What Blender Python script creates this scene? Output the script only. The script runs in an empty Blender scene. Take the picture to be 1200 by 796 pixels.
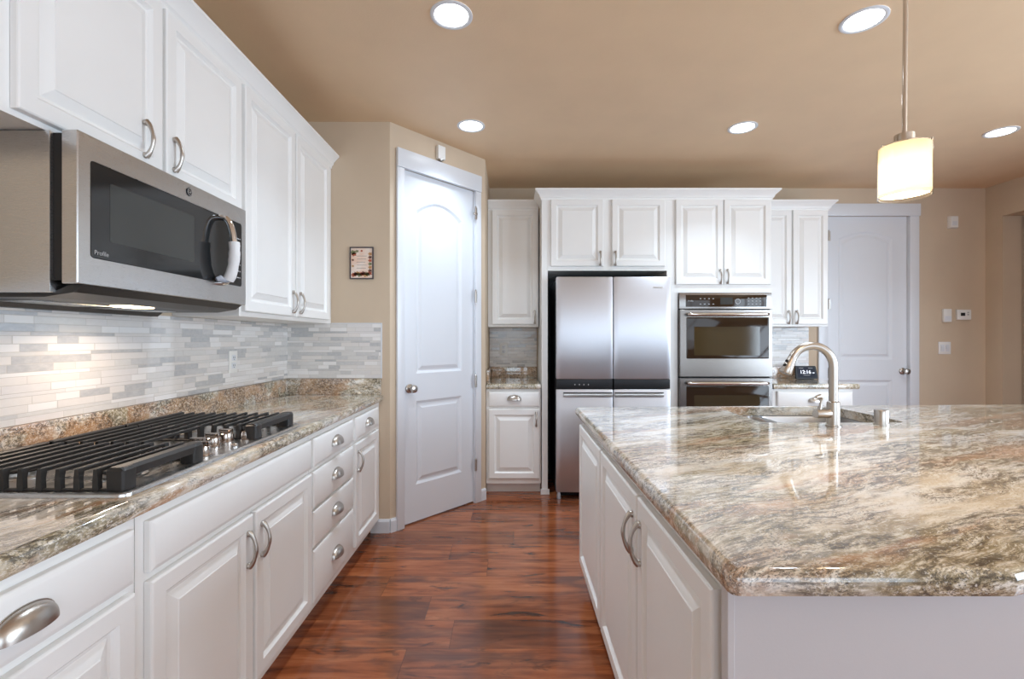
import bpy, bmesh, math, random
from mathutils import Vector, Matrix
random.seed(7)
S = bpy.context.scene
COL = S.collection
PI = math.pi
R = math.radians

# ------------------------------------------------------------------ camera, world, light, exposure
CAM_H = 1.278
cam_d = bpy.data.cameras.new('camera'); cam = bpy.data.objects.new('camera', cam_d); COL.objects.link(cam)
cam.location = (0, 0, CAM_H); cam.rotation_euler = (R(90), 0, 0)
cam_d.sensor_width = 36.0; cam_d.lens = 36.0 * 550 / 1200; cam_d.clip_start = 0.02
cam_d.shift_x = 0.5 / 1200
S.camera = cam
S.view_settings.view_transform = 'Standard'; S.view_settings.look = 'None'
S.view_settings.gamma = 1.0; S.view_settings.use_curve_mapping = False
S.view_settings.exposure = 0.46
try:
    S.cycles.max_bounces = 10; S.cycles.diffuse_bounces = 5; S.cycles.glossy_bounces = 5
    S.cycles.sample_clamp_indirect = 6.0; S.cycles.use_denoising = True
    S.cycles.caustics_reflective = False; S.cycles.caustics_refractive = False
except Exception: pass
W = bpy.data.worlds.new('world'); S.world = W; W.use_nodes = True
bg = W.node_tree.nodes['Background']; bg.inputs[0].default_value = (0.75, 0.86, 1.0, 1); bg.inputs[1].default_value = 0.8

CEIL = 2.72
WINDOW_W, SIDE_W, CAN_W, COOK_W, PEND_W = 23.5, 165.0, 5.4, 1.6, 11.0
def area_light(name, loc, rot, sx, sy, power, color, shape='RECTANGLE', spread=180, parent=None):
    d = bpy.data.lights.new(name, 'AREA'); d.shape = shape; d.size = sx
    if shape in ('RECTANGLE', 'ELLIPSE'): d.size_y = sy
    d.energy = power; d.color = color; d.spread = R(spread)
    o = bpy.data.objects.new(name, d); COL.objects.link(o); o.location = loc; o.rotation_euler = rot
    if parent: o.parent = parent
    return o
WINS = [(-0.9, 0.9, 0.75, 2.35), (1.15, 3.95, 0.1, 2.45)]     # openings in the wall behind the camera
REAR = -3.6
for i, (x0, x1, z0, z1) in enumerate(WINS):
    area_light('daylight_fill', ((x0+x1)/2, REAR-0.14, (z0+z1)/2), (R(90), 0, 0), x1-x0, z1-z0,
               WINDOW_W*(x1-x0)*(z1-z0)/3.0, (0.69, 0.845, 1.0))
SIDE = (-1.3, 2.1, 0.35, 2.42)                               # unseen window opening added in the right wall to light the room
area_light('daylight_fill', (4.516+0.15, (SIDE[0]+SIDE[1])/2, (SIDE[2]+SIDE[3])/2), (R(90), 0, R(90)), SIDE[1]-SIDE[0], SIDE[3]-SIDE[2], SIDE_W, (0.69, 0.845, 1.0))  # area lamp added outside the made-up side opening

# ------------------------------------------------------------------ mesh helpers
def box(bm, x0, x1, y0, y1, z0, z1, bev=0.0, seg=2):
    vs = [bm.verts.new(p) for p in ((x0,y0,z0),(x1,y0,z0),(x1,y1,z0),(x0,y1,z0),(x0,y0,z1),(x1,y0,z1),(x1,y1,z1),(x0,y1,z1))]
    fs = [bm.faces.new([vs[i] for i in f]) for f in ((3,2,1,0),(4,5,6,7),(0,1,5,4),(1,2,6,5),(2,3,7,6),(3,0,4,7))]
    if bev > 0:
        es = list({e for f in fs for e in f.edges})
        bmesh.ops.bevel(bm, geom=es, offset=bev, segments=seg, profile=0.6, affect='EDGES', clamp_overlap=True)

def loft(bm, loops, closed=True, cap0=False, cap1=False):
    rows = [[bm.verts.new(p) for p in L] for L in loops]
    n = len(rows[0])
    for a, b in zip(rows, rows[1:]):
        for i in range(n if closed else n-1):
            j = (i+1) % n
            try: bm.faces.new((a[i], a[j], b[j], b[i]))
            except ValueError: pass
    if cap0: bm.faces.new(list(reversed(rows[0])))
    if cap1: bm.faces.new(rows[-1])
    return rows

def lathe(bm, prof, n=24, loc=(0,0,0), axis='Z', cap=True):
    def P(r, h, a):
        c, s = r*math.cos(a), r*math.sin(a)
        v = {'Z': (c, s, h), 'Y': (c, h, s), 'X': (h, c, s)}[axis]
        return (v[0]+loc[0], v[1]+loc[1], v[2]+loc[2])
    loops = [[P(max(r, 1e-5), h, 2*PI*i/n) for i in range(n)] for r, h in prof]
    loft(bm, loops, True, cap, cap)

def tube(bm, pts, rad, n=10, flat=1.0, caps=True):
    pts = [Vector(p) for p in pts]
    if not isinstance(rad, (list, tuple)): rad = [rad]*len(pts)
    loops = []; t0 = None; nrm = None
    for i, p in enumerate(pts):
        t = (pts[min(i+1, len(pts)-1)] - pts[max(i-1, 0)]).normalized()
        if nrm is None:
            up = Vector((0,0,1)) if abs(t.z) < 0.9 else Vector((1,0,0))
            nrm = (up - t*up.dot(t)).normalized()
        else:
            q = t0.rotation_difference(t); nrm = (q @ nrm); nrm = (nrm - t*nrm.dot(t)).normalized()
        t0 = t; b = t.cross(nrm)
        loops.append([p + (nrm*math.cos(2*PI*k/n)*flat + b*math.sin(2*PI*k/n))*rad[i] for k in range(n)])
    loft(bm, loops, True, caps, caps)

def offset_poly(poly, d):
    n = len(poly); out = []
    for i in range(n):
        p0, p1, p2 = Vector(poly[i-1]), Vector(poly[i]), Vector(poly[(i+1) % n])
        a, b = (p1-p0).normalized(), (p2-p1).normalized()
        na, nb = Vector((-a.y, a.x)), Vector((-b.y, b.x))      # inward for CCW
        m = na + nb; k = max(m.length_squared/2, 0.3)
        out.append(tuple(p1 + m*(d/k)))
    return out

def round_poly(poly, rads, seg=6):
    out = []; n = len(poly)
    for i in range(n):
        r = rads[i] if isinstance(rads, (list, tuple)) else rads
        p0, p1, p2 = Vector(poly[i-1]), Vector(poly[i]), Vector(poly[(i+1) % n])
        if r <= 0: out.append(tuple(p1)); continue
        a, b = (p0-p1).normalized(), (p2-p1).normalized()
        ang = a.angle(b); t = r/math.tan(ang/2)
        A, B = p1+a*t, p1+b*t
        for k in range(seg+1):
            u = k/seg
            out.append(tuple((1-u)**2*A + 2*u*(1-u)*p1 + u*u*B))
    return out

def fill_cap(bm, loops, flip):
    es = []
    for L in loops:
        for i in range(len(L)):
            e = bm.edges.get((L[i], L[(i+1) % len(L)])) or bm.edges.new((L[i], L[(i+1) % len(L)]))
            es.append(e)
    bmesh.ops.triangle_fill(bm, use_beauty=True, use_dissolve=False, edges=es)

def slab(bm, poly, z0, z1, holes=(), edge=0.012):
    """stone slab with eased edges"""
    prof = [(edge+0.004, z0), (edge, z0), (edge*0.35, z0+edge*0.25), (0, z0+edge), (0, z1-edge), (edge*0.35, z1-edge*0.3), (edge, z1), (edge+0.004, z1)]
    loops = [[(x, y, z) for x, y in offset_poly(poly, d)] for d, z in prof]
    rows = loft(bm, loops)
    tops, bots = [rows[-1]], [rows[0]]
    for h in holes:
        hr = loft(bm, [[(x, y, z1) for x, y in h], [(x, y, z0) for x, y in h]])
        tops.append(hr[0]); bots.append(hr[1])
    if holes:
        fill_cap(bm, tops, False); fill_cap(bm, bots, True)
    else:
        bm.faces.new(rows[-1]); bm.faces.new(list(reversed(rows[0])))
    bmesh.ops.recalc_face_normals(bm, faces=bm.faces[:])

def prism(bm, poly, z0, z1):
    loft(bm, [[(x, y, z0) for x, y in poly], [(x, y, z1) for x, y in poly]], True, True, True)

def xprism(bm, poly_yz, x0, x1):
    loft(bm, [[(x0, y, z) for y, z in poly_yz], [(x1, y, z) for y, z in poly_yz]], True, True, True)

def rings(bm, x0, x1, z0, z1, prof, cap=True):
    """concentric rectangles on a front facing -Y : prof = [(inset, y)]"""
    L = []
    for d, y in prof:
        L.append([(x0+d, y, z0+d), (x1-d, y, z0+d), (x1-d, y, z1-d), (x0+d, y, z1-d)])
    loft(bm, L, True, False, cap)

def link(o): COL.objects.link(o); return o
def obj(name, bm, mat, parent=None, smooth=35, loc=None, recalc=True):
    if recalc: bmesh.ops.recalc_face_normals(bm, faces=bm.faces[:])
    me = bpy.data.meshes.new(name); bm.to_mesh(me); bm.free()
    me.materials.append(mat)
    if smooth:
        for p in me.polygons: p.use_smooth = True
        try: me.set_sharp_from_angle(angle=R(smooth))
        except Exception: pass
    o = link(bpy.data.objects.new(name, me))
    if parent: o.parent = parent
    if loc: o.location = loc
    return o
def B(): return bmesh.new()
def thing(name, label, cat, loc=(0,0,0), rotz=0, group=None):
    o = link(bpy.data.objects.new(name, None)); o.empty_display_size = 0.05
    o.location = loc; o.rotation_euler = (0, 0, rotz); o['label'] = label; o['category'] = cat
    if group: o['group'] = group
    return o
def tag(o, label, cat, group=None):
    o['label'] = label; o['category'] = cat
    if group: o['group'] = group
    return o
def struct(name, bm, mat, label=None, parent=None, smooth=0, cat=None):
    o = obj(name, bm, mat, parent, smooth)
    if not parent:
        o['kind'] = 'structure'
        if label: o['label'] = label
        if cat: o['category'] = cat
    return o
def dup(root, loc, label=None):
    r = root.copy(); link(r); r.location = loc
    if label: r['label'] = label
    for ch in list(root.children):
        c = ch.copy(); link(c); c.parent = r
        for g in ch.children:
            d = g.copy(); link(d); d.parent = c
    return r
def text_mesh(name, body, size, mat, parent, loc, rot, extrude=0.0004, align='CENTER'):
    cu = bpy.data.curves.new(name, 'FONT'); cu.body = body; cu.size = size; cu.extrude = extrude
    cu.align_x = align; cu.align_y = 'CENTER'
    t = bpy.data.objects.new(name, cu); COL.objects.link(t)
    bpy.context.view_layer.update()
    me = bpy.data.meshes.new_from_object(t.evaluated_get(bpy.context.evaluated_depsgraph_get()))
    bpy.data.objects.remove(t); bpy.data.curves.remove(cu)
    me.materials.clear(); me.materials.append(mat)
    o = link(bpy.data.objects.new(name, me)); o.parent = parent; o.location = loc; o.rotation_euler = rot
    return o

# ------------------------------------------------------------------ materials
def mat(name, color, rough=0.5, metal=0.0, **kw):
    m = bpy.data.materials.new(name); m.use_nodes = True
    b = m.node_tree.nodes['Principled BSDF']
    b.inputs['Base Color'].default_value = (*color, 1); b.inputs['Roughness'].default_value = rough
    b.inputs['Metallic'].default_value = metal
    for k, v in kw.items():
        k = k.replace('_', ' ')
        if k in b.inputs: b.inputs[k].default_value = (*v, 1) if isinstance(v, tuple) else v
    return m
class NT:
    def __init__(s, m): s.m = m; s.t = m.node_tree; s.b = s.t.nodes['Principled BSDF']
    def n(s, typ, **kw):
        nd = s.t.nodes.new(typ)
        for k, v in kw.items(): setattr(nd, k, v)
        return nd
    def l(s, a, b): s.t.links.new(a, b)
    def val(s, sock, v):
        if hasattr(v, 'links') or isinstance(v, bpy.types.NodeSocket): s.l(v, sock)
        else: sock.default_value = v
    def math(s, op, a, b=None, c=None, clamp=False):
        nd = s.n('ShaderNodeMath', operation=op, use_clamp=clamp)
        for i, v in enumerate((a, b, c)):
            if v is not None: s.val(nd.inputs[i], v)
        return nd.outputs[0]
    def coord(s, kind='Object'): return s.n('ShaderNodeTexCoord').outputs[kind]
    def map(s, vec, scale=(1,1,1), rot=(0,0,0), loc=(0,0,0)):
        nd = s.n('ShaderNodeMapping'); s.l(vec, nd.inputs[0])
        nd.inputs[1].default_value = loc; nd.inputs[2].default_value = rot; nd.inputs[3].default_value = scale
        return nd.outputs[0]
    def noise(s, vec, scale, detail=4, rough=0.55, dist=0.0):
        nd = s.n('ShaderNodeTexNoise'); s.l(vec, nd.inputs['Vector'])
        nd.inputs['Scale'].default_value = scale; nd.inputs['Detail'].default_value = detail
        nd.inputs['Roughness'].default_value = rough; nd.inputs['Distortion'].default_value = dist
        return nd
    def ramp(s, fac, stops, interp='LINEAR'):
        nd = s.n('ShaderNodeValToRGB'); s.l(fac, nd.inputs[0]); cr = nd.color_ramp; cr.interpolation = interp
        while len(cr.elements) < len(stops): cr.elements.new(0.5)
        for e, (p, c) in zip(cr.elements, stops):
            e.position = p; e.color = (*c, 1) if isinstance(c, tuple) else (c, c, c, 1)
        return nd.outputs[0]
    def mix(s, fac, a, b, mode='MIX'):
        nd = s.n('ShaderNodeMix', data_type='RGBA', blend_type=mode)
        s.val(nd.inputs[0], fac)
        for k, v in ((6, a), (7, b)):
            if isinstance(v, tuple): nd.inputs[k].default_value = (*v, 1)
            else: s.l(v, nd.inputs[k])
        return nd.outputs[2]
    def sep(s, vec):
        nd = s.n('ShaderNodeSeparateXYZ'); s.l(vec, nd.inputs[0]); return nd.outputs
    def comb(s, x, y, z):
        nd = s.n('ShaderNodeCombineXYZ')
        for i, v in enumerate((x, y, z)): s.val(nd.inputs[i], v)
        return nd.outputs[0]
    def white(s, vec):
        nd = s.n('ShaderNodeTexWhiteNoise', noise_dimensions='3D'); s.l(vec, nd.inputs[0]); return nd.outputs['Value']
    def bump(s, h, strength=0.2, dist=0.01):
        nd = s.n('ShaderNodeBump'); nd.inputs['Strength'].default_value = strength; nd.inputs['Distance'].default_value = dist
        s.l(h, nd.inputs['Height']); s.l(nd.outputs[0], s.b.inputs['Normal'])
    def base(s, c): s.l(c, s.b.inputs['Base Color'])
    def rough(s, r): s.l(r, s.b.inputs['Roughness'])

def paint(name, color, rough, nscale=260, strength=0.05, var=0.03):
    m = mat(name, color, rough); t = NT(m); c = t.coord()
    n1 = t.noise(c, 3.0, 3)
    lo = tuple(x*(1-var) for x in color); hi = tuple(min(1, x*(1+var)) for x in color)
    t.base(t.ramp(n1.outputs[0], [(0.3, lo), (0.7, hi)]))
    t.bump(t.noise(c, nscale, 3).outputs[0], strength, 0.002)
    return m
M_WALL = paint('wall_paint', (0.60, 0.48, 0.355), 0.75, 180, 0.25)
M_CEIL = paint('ceiling_paint', (0.76, 0.565, 0.375), 0.6, 120, 0.3)
M_CAB = paint('cabinet_paint', (0.85, 0.845, 0.83), 0.32, 300, 0.02, 0.015)
M_CABIN = paint('cabinet_raw_side', (0.74, 0.68, 0.61), 0.5, 300, 0.02)
M_TRIM = paint('trim_paint', (0.71, 0.73, 0.77), 0.3, 300, 0.015, 0.01)
M_WHITE = paint('white_plastic', (0.82, 0.81, 0.79), 0.4, 400, 0.01, 0.01)
M_BLACK = paint('black_void', (0.012, 0.011, 0.011), 0.6, 200, 0.05)
M_DARK = paint('dark_plastic', (0.015, 0.015, 0.017), 0.35, 200, 0.01)
M_DARK.node_tree.nodes['Principled BSDF'].inputs['Specular IOR Level'].default_value = 0.25
M_IRON = paint('cast_iron', (0.022, 0.020, 0.019), 0.42, 700, 0.12, 0.1)
M_GAP = paint('oven_chassis_dark', (0.03, 0.03, 0.03), 0.8, 100, 0.01)  # even near-black for the oven chassis

def steel(name, color, rough, axis=(1,1,60), strength=0.02):
    m = mat(name, color, rough, 1.0); t = NT(m); c = t.map(t.coord(), axis)
    n = t.noise(c, 40, 3, 0.6)
    t.rough(t.math('MULTIPLY_ADD', n.outputs[0], rough*0.25, rough*0.88))
    t.base(t.ramp(n.outputs[0], [(0.2, tuple(x*0.97 for x in color)), (0.8, color)]))
    t.bump(n.outputs[0], strength, 0.0006)
    return m
M_STEEL = steel('brushed_steel', (0.60, 0.59, 0.58), 0.28, (1,1,40))
M_OVENSTEEL = steel('oven_steel', (0.27, 0.25, 0.235), 0.26, (1,1,40))
M_FRIDGE = steel('fridge_steel', (0.60, 0.61, 0.65), 0.42, (60,60,1))
M_NICKEL = steel('satin_nickel', (0.50, 0.46, 0.42), 0.30, (4,4,4), 0.0)
M_CHROME = steel('chrome', (0.74, 0.73, 0.72), 0.09, (2,2,2), 0.01)
M_SINK = steel('sink_steel', (0.55, 0.56, 0.58), 0.3, (30,1,1))

def glassy_black(name, color=(0.012,0.011,0.012), rough=0.06):
    m = mat(name, color, rough, 0.0); t = NT(m)
    n = t.noise(t.coord(), 6, 2); t.rough(t.math('MULTIPLY_ADD', n.outputs[0], 0.03, rough))
    t.b.inputs['IOR'].default_value = 1.55
    return m
M_MWGLASS = glassy_black('microwave_glass', (0.016,0.017,0.018))
M_MWSCREEN = glassy_black('microwave_window_mesh', (0.035,0.038,0.036), 0.10)
M_OVENGLASS = glassy_black('oven_glass', (0.034,0.019,0.010), 0.05)
M_OVENGLASS.node_tree.nodes['Principled BSDF'].inputs['IOR'].default_value = 1.35
M_OVENINNER = glassy_black('oven_inner_window', (0.050,0.034,0.014), 0.06)
M_PRINT = mat('grey_print', (0.42,0.42,0.42), 0.5)
def emis(name, col, s, base=(0.8,0.8,0.8)):
    m = mat(name, base, 0.4); b = m.node_tree.nodes['Principled BSDF']
    b.inputs['Emission Color'].default_value = (*col, 1); b.inputs['Emission Strength'].default_value = s
    return m
M_LENS = emis('lit_lens', (0.92, 0.96, 1.0), 9.0)
M_HOODLENS = emis('hood_lens', (1.0, 0.80, 0.52), 9.0)
M_BULB = emis('lit_bulb', (1.0, 0.86, 0.62), 25.0)
M_DIGITS = emis('lit_digits', (0.80, 0.85, 1.0), 1.0)
M_SCREEN = emis('lit_screen', (0.05, 0.06, 0.09), 0.25, (0.01,0.01,0.015)); M_SCREEN.node_tree.nodes['Principled BSDF'].inputs['Specular IOR Level'].default_value = 0.08

# frosted glass shade
M_SHADE = mat('frosted_shade', (0.95, 0.90, 0.80), 0.5)
t = NT(M_SHADE)
tr = t.n('ShaderNodeBsdfTranslucent'); tr.inputs[0].default_value = (1.0, 0.93, 0.80, 1)
mx = t.n('ShaderNodeMixShader'); mx.inputs[0].default_value = 0.6
t.l(t.b.outputs[0], mx.inputs[1]); t.l(tr.outputs[0], mx.inputs[2])
t.l(mx.outputs[0], t.t.nodes['Material Output'].inputs[0])
M_CLEAR = mat('clear_glass', (1,0.97,0.92), 0.03)
M_CLEAR.node_tree.nodes['Principled BSDF'].inputs['Transmission Weight'].default_value = 1.0

# granite
def granite(name, rust=0.35, dark=0.5, seed=0.0, rot=0.25, sc=1.0, cream=(0.74,0.67,0.56), olive=0.5, peach=(0.62,0.40,0.24)):
    m = mat(name, cream, 0.08); t = NT(m); c0 = t.coord()
    c = t.map(c0, (sc, sc, sc), (0, 0, rot), (seed, seed*0.7, seed*0.3))
    warp = t.noise(c, 1.7, 4, 0.55)
    wv = t.n('ShaderNodeVectorMath', operation='MULTIPLY_ADD'); t.l(warp.outputs['Color'], wv.inputs[0])
    wv.inputs[1].default_value = (0.22, 0.20, 0.10); t.l(c, wv.inputs[2])
    v = wv.outputs[0]
    band = t.noise(t.map(v, (0.9, 4.2, 4.2)), 1.8, 5, 0.60)
    streak = t.noise(t.map(v, (7, 34, 34)), 2.0, 7, 0.74)
    grit = t.noise(t.map(v, (60, 110, 110)), 2.2, 4, 0.75)
    rustn = t.noise(t.map(v, (0.55, 3.4, 3.4), loc=(5, 3, 1)), 1.4, 4, 0.55)
    darkn = t.noise(t.map(v, (1.1, 4.4, 4.4), loc=(2, 9, 4)), 1.7, 5, 0.65)
    olv = t.noise(t.map(v, (0.8, 3.0, 3.0), loc=(8, 2, 6)), 1.6, 5, 0.62)
    col = t.ramp(band.outputs[0], [(0.30, (0.50,0.40,0.27)), (0.42, cream), (0.50, (0.84,0.80,0.74)), (0.58, cream), (0.70, (0.48,0.40,0.28))])
    om = t.ramp(olv.outputs[0], [(0.60-olive*0.22, 0.0), (0.70-olive*0.22, 1.0)])
    oc = t.ramp(streak.outputs[0], [(0.34, (0.13,0.10,0.05)), (0.48, (0.30,0.24,0.13)), (0.60, (0.52,0.45,0.30)), (0.70, (0.80,0.75,0.64))])
    col = t.mix(t.math('MULTIPLY', om, 0.85), col, oc)
    rm = t.ramp(rustn.outputs[0], [(0.63-rust*0.28, 0.0), (0.68-rust*0.28, 1.0)])
    rc = t.mix(streak.outputs[0], (0.34,0.13,0.045), peach)
    rc = t.mix(t.ramp(streak.outputs[0], [(0.52, 0.0), (0.66, 0.8)]), rc, (0.80,0.66,0.50))
    col = t.mix(t.math('MULTIPLY', rm, 0.78), col, rc)
    wm = t.ramp(streak.outputs[0], [(0.52, 0.0), (0.62, 0.75)])
    col = t.mix(t.math('MULTIPLY', wm, t.math('SUBTRACT', 1.0, t.math('MULTIPLY', rm, 0.6))), col, (0.88,0.84,0.77))
    dm = t.ramp(darkn.outputs[0], [(0.60-dark*0.22, 0.0), (0.70-dark*0.22, 1.0)])
    sk1 = t.ramp(streak.outputs[0], [(0.44, 1.0), (0.52, 0.0)])
    gk = t.ramp(grit.outputs[0], [(0.50, 0.0), (0.60, 1.0)])
    k = t.math('MULTIPLY', dm, t.math('MAXIMUM', t.math('MULTIPLY', sk1, 0.85), gk))
    k = t.math('MAXIMUM', k, t.ramp(grit.outputs[0], [(0.58, 0.0), (0.68, 0.85)]))
    col = t.mix(t.math('MULTIPLY', k, 0.88), col, (0.055,0.050,0.045))
    wg = t.noise(t.map(v, (45, 80, 80), loc=(3, 7, 2)), 2.0, 4, 0.7)
    col = t.mix(t.ramp(wg.outputs[0], [(0.56, 0.0), (0.66, 0.7)]), col, (0.90,0.87,0.82))
    t.base(col)
    t.b.inputs['Specular IOR Level'].default_value = 0.6
    t.b.inputs['Coat Weight'].default_value = 0.5; t.b.inputs['Coat Roughness'].default_value = 0.03
    return m
M_GRAN = granite('granite_island', 0.30, 0.80, 3.3, -0.45, 1.15, (0.72,0.62,0.49), 0.58, (0.66,0.44,0.28))
M_GRAN_L = granite('granite_counter', 0.22, 0.55, 7.1, -1.25, 1.2, (0.70,0.58,0.42), 0.72, (0.62,0.40,0.22))
M_GRAN_UP = granite('granite_upstand', 0.62, 0.85, 1.7, 0.6, 1.5, (0.60,0.48,0.34), 0.6, (0.52,0.33,0.17))

# linear mosaic tile: u along the wall, v up
def mosaic(name, axis):
    m = mat(name, (0.7,0.68,0.66), 0.22); t = NT(m); x, y, z = t.sep(t.coord())
    u = x if axis == 'x' else y
    P = 0.062
    vz = t.math('DIVIDE', z, P); per = t.math('FLOOR', vz); f = t.math('SUBTRACT', vz, per)
    b1 = t.math('GREATER_THAN', f, 0.40); b2 = t.math('GREATER_THAN', f, 0.80)
    row = t.math('ADD', t.math('MULTIPLY', per, 3.0), t.math('ADD', b1, b2))
    # position in row 0..1
    lo = t.math('MULTIPLY', t.math('ADD', b1, b2), 0.40)
    hgt = t.math('SUBTRACT', 0.40, t.math('MULTIPLY', b2, 0.20))
    fv = t.math('SUBTRACT', f, lo); ev = t.math('MINIMUM', fv, t.math('SUBTRACT', hgt, fv))
    ev = t.math('MULTIPLY', ev, P)
    off = t.white(t.comb(row, 3.0, 1.0))
    L = t.math('ADD', 0.085, t.math('MULTIPLY', t.white(t.comb(row, 9.0, 4.0)), 0.05))
    L = t.math('ADD', L, t.math('MULTIPLY', b2, 0.06))
    uu = t.math('ADD', t.math('DIVIDE', u, L), t.math('MULTIPLY', off, 7.0))
    # jitter widths with a smooth wobble of u
    uu = t.math('ADD', uu, t.math('MULTIPLY', t.math('SINE', t.math('MULTIPLY', uu, 2.7)), 0.22))
    cell = t.math('FLOOR', uu); fu = t.math('SUBTRACT', uu, cell)
    eu = t.math('MULTIPLY', t.math('MINIMUM', fu, t.math('SUBTRACT', 1.0, fu)), L)
    e = t.math('MINIMUM', eu, ev)
    rnd = t.white(t.comb(cell, row, 2.0))
    vein = t.noise(t.map(t.coord(), (30, 30, 60)), 1.5, 5, 0.6)
    col = t.ramp(rnd, [(0.0, (0.47,0.47,0.48)), (0.14, (0.56,0.55,0.55)), (0.28, (0.66,0.64,0.62)), (0.45, (0.74,0.70,0.67)),
                       (0.62, (0.82,0.80,0.79)), (0.85, (0.70,0.67,0.66))], 'CONSTANT')
    col = t.mix(t.ramp(vein.outputs[0], [(0.35, 0.0), (0.75, 0.35)]), col, (0.80,0.78,0.75))
    gm = t.ramp(t.math('MULTIPLY', e, 400.0), [(0.28, 1.0), (0.5, 0.0)])
    t.base(t.mix(t.math('MULTIPLY', gm, 0.8), col, (0.52,0.49,0.46)))
    t.rough(t.math('ADD', t.math('MULTIPLY', gm, 0.6), t.math('ADD', 0.08, t.math('MULTIPLY', rnd, 0.25))))
    t.bump(t.math('SUBTRACT', t.math('MULTIPLY', rnd, 0.4), gm), 0.3, 0.002)
    return m
M_TILE_Y = mosaic('mosaic_tile_side', 'y')
M_TILE_X = mosaic('mosaic_tile_front', 'x')

# plank floor, boards along X
M_FLOOR = mat('plank_floor', (0.2,0.07,0.03), 0.25); t = NT(M_FLOOR)
x, y, z = t.sep(t.coord()); PW, PL = 0.197, 1.22
rowv = t.math('DIVIDE', t.math('ADD', y, 0.03), PW); row = t.math('FLOOR', rowv); fr = t.math('SUBTRACT', rowv, row)
uu = t.math('ADD', t.math('DIVIDE', x, PL), t.math('MULTIPLY', t.white(t.comb(row, 5.0, 2.0)), 5.0))
cell = t.math('FLOOR', uu); fu = t.math('SUBTRACT', uu, cell)
e = t.math('MINIMUM', t.math('MULTIPLY', t.math('MINIMUM', fr, t.math('SUBTRACT', 1.0, fr)), PW),
           t.math('MULTIPLY', t.math('MINIMUM', fu, t.math('SUBTRACT', 1.0, fu)), PL))
rnd = t.white(t.comb(cell, row, 1.0))
pv = t.comb(t.math('ADD', x, t.math('MULTIPLY', rnd, 17.0)), y, t.math('MULTIPLY', rnd, 31.0))
grain = t.noise(t.map(pv, (1.0, 9, 1)), 2.6, 7, 0.60, 0.5)
cloud = t.noise(t.map(pv, (1.3, 4.5, 1)), 1.5, 4, 0.55, 0.6)
knot = t.noise(t.map(pv, (1.6, 6.0, 1), loc=(4, 1, 0)), 2.0, 6, 0.62, 1.0)
col = t.ramp(grain.outputs[0], [(0.28, (0.13,0.032,0.011)), (0.48, (0.32,0.088,0.030)), (0.72, (0.50,0.175,0.068))])
col = t.mix(t.ramp(cloud.outputs[0], [(0.49, 0.0), (0.66, 0.75)]), col, (0.075,0.030,0.022))
col = t.mix(t.ramp(knot.outputs[0], [(0.57, 0.0), (0.67, 0.9)]), col, (0.030,0.015,0.012))
col = t.mix(t.math('MULTIPLY', t.math('POWER', rnd, 2.0), 0.6), col, (0.085,0.030,0.015))
col = t.mix(t.ramp(t.math('MULTIPLY', e, 400.0), [(0.25, 0.6), (0.7, 0.0)]), col, (0.03,0.012,0.007))
t.base(col)
t.rough(t.math('MULTIPLY_ADD', grain.outputs[0], 0.08, 0.12))
t.b.inputs['Specular IOR Level'].default_value = 0.75
t.bump(grain.outputs[0], 0.08, 0.003)

# ------------------------------------------------------------------ the room shell
XL, XR, YB = -1.49, 4.516, 4.472
YC = 3.107                                         # wall that faces the camera beside the pantry
DX0, DY0, DX1, DY1 = -0.806, YC, -0.212, 3.760     # diagonal pantry wall
TH = math.atan2(DY1-DY0, DX1-DX0); DLEN = math.hypot(DX1-DX0, DY1-DY0)
b = B(); box(b, -1.75, 6.3, REAR-0.3, 5.0, -0.1, 0.0); struct('floor', b, M_FLOOR, 'red-brown wood plank floor with dark knots', cat='floor')
b = B(); box(b, -1.75, 6.3, REAR-0.3, 5.0, CEIL, CEIL+0.1); struct('ceiling', b, M_CEIL, 'tan painted ceiling with round recessed lights', cat='ceiling')
b = B(); box(b, XL-0.12, XL, REAR, YC+0.09, 0, CEIL); struct('wall_left', b, M_WALL, 'tan wall behind the cooktop and left cabinets', cat='wall')
b = B(); box(b, XL, DX0, YC, YC+0.09, 0, CEIL); struct('wall_corner', b, M_WALL, 'narrow tan wall with the small framed print', cat='wall')
b = B(); box(b, DX1-0.09, DX1, DY1, YB, 0, CEIL); struct('wall_return', b, M_WALL, 'short side wall between pantry door and refrigerator run', cat='wall')
D2 = (3.0, 3.785, 2.455)                           # back door opening
b = B()
box(b, DX1-0.09, D2[0], YB, YB+0.12, 0, CEIL); box(b, D2[1], XR+0.174, YB, YB+0.12, 0, CEIL); box(b, D2[0], D2[1], YB, YB+0.12, D2[2], CEIL)
struct('wall_back', b, M_WALL, 'tan back wall with white door and thermostat', cat='wall')
b = B()
OY0, OY1, OZ = 2.9, 4.317, 2.416
box(b, XR, XR+0.174, REAR, SIDE[0], 0, CEIL); box(b, XR, XR+0.174, SIDE[0], SIDE[1], 0, SIDE[2]); box(b, XR, XR+0.174, SIDE[0], SIDE[1], SIDE[3], CEIL); box(b, XR, XR+0.174, SIDE[1], OY0, 0, CEIL); box(b, XR, XR+0.174, OY1, YB, 0, CEIL); box(b, XR, XR+0.174, OY0, OY1, OZ, CEIL)
struct('wall_right', b, M_WALL, 'tan right wall with a square-topped opening', cat='wall')
b = B()
box(b, 6.1, 6.22, 1.8, YB+0.12, 0, CEIL); box(b, XR+0.174, 6.1, YB, YB+0.12, 0, CEIL); box(b, XR+0.174, 6.1, 1.8, 1.92, 0, CEIL)
struct('wall_hall', b, M_WALL, 'hall walls beyond the right opening', cat='wall')
b = B(); xs = XL-0.12
for (x0, x1, z0, z1) in WINS:
    box(b, xs, x0, REAR-0.12, REAR, 0, CEIL); box(b, x0, x1, REAR-0.12, REAR, 0, z0); box(b, x0, x1, REAR-0.12, REAR, z1, CEIL); xs = x1
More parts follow.
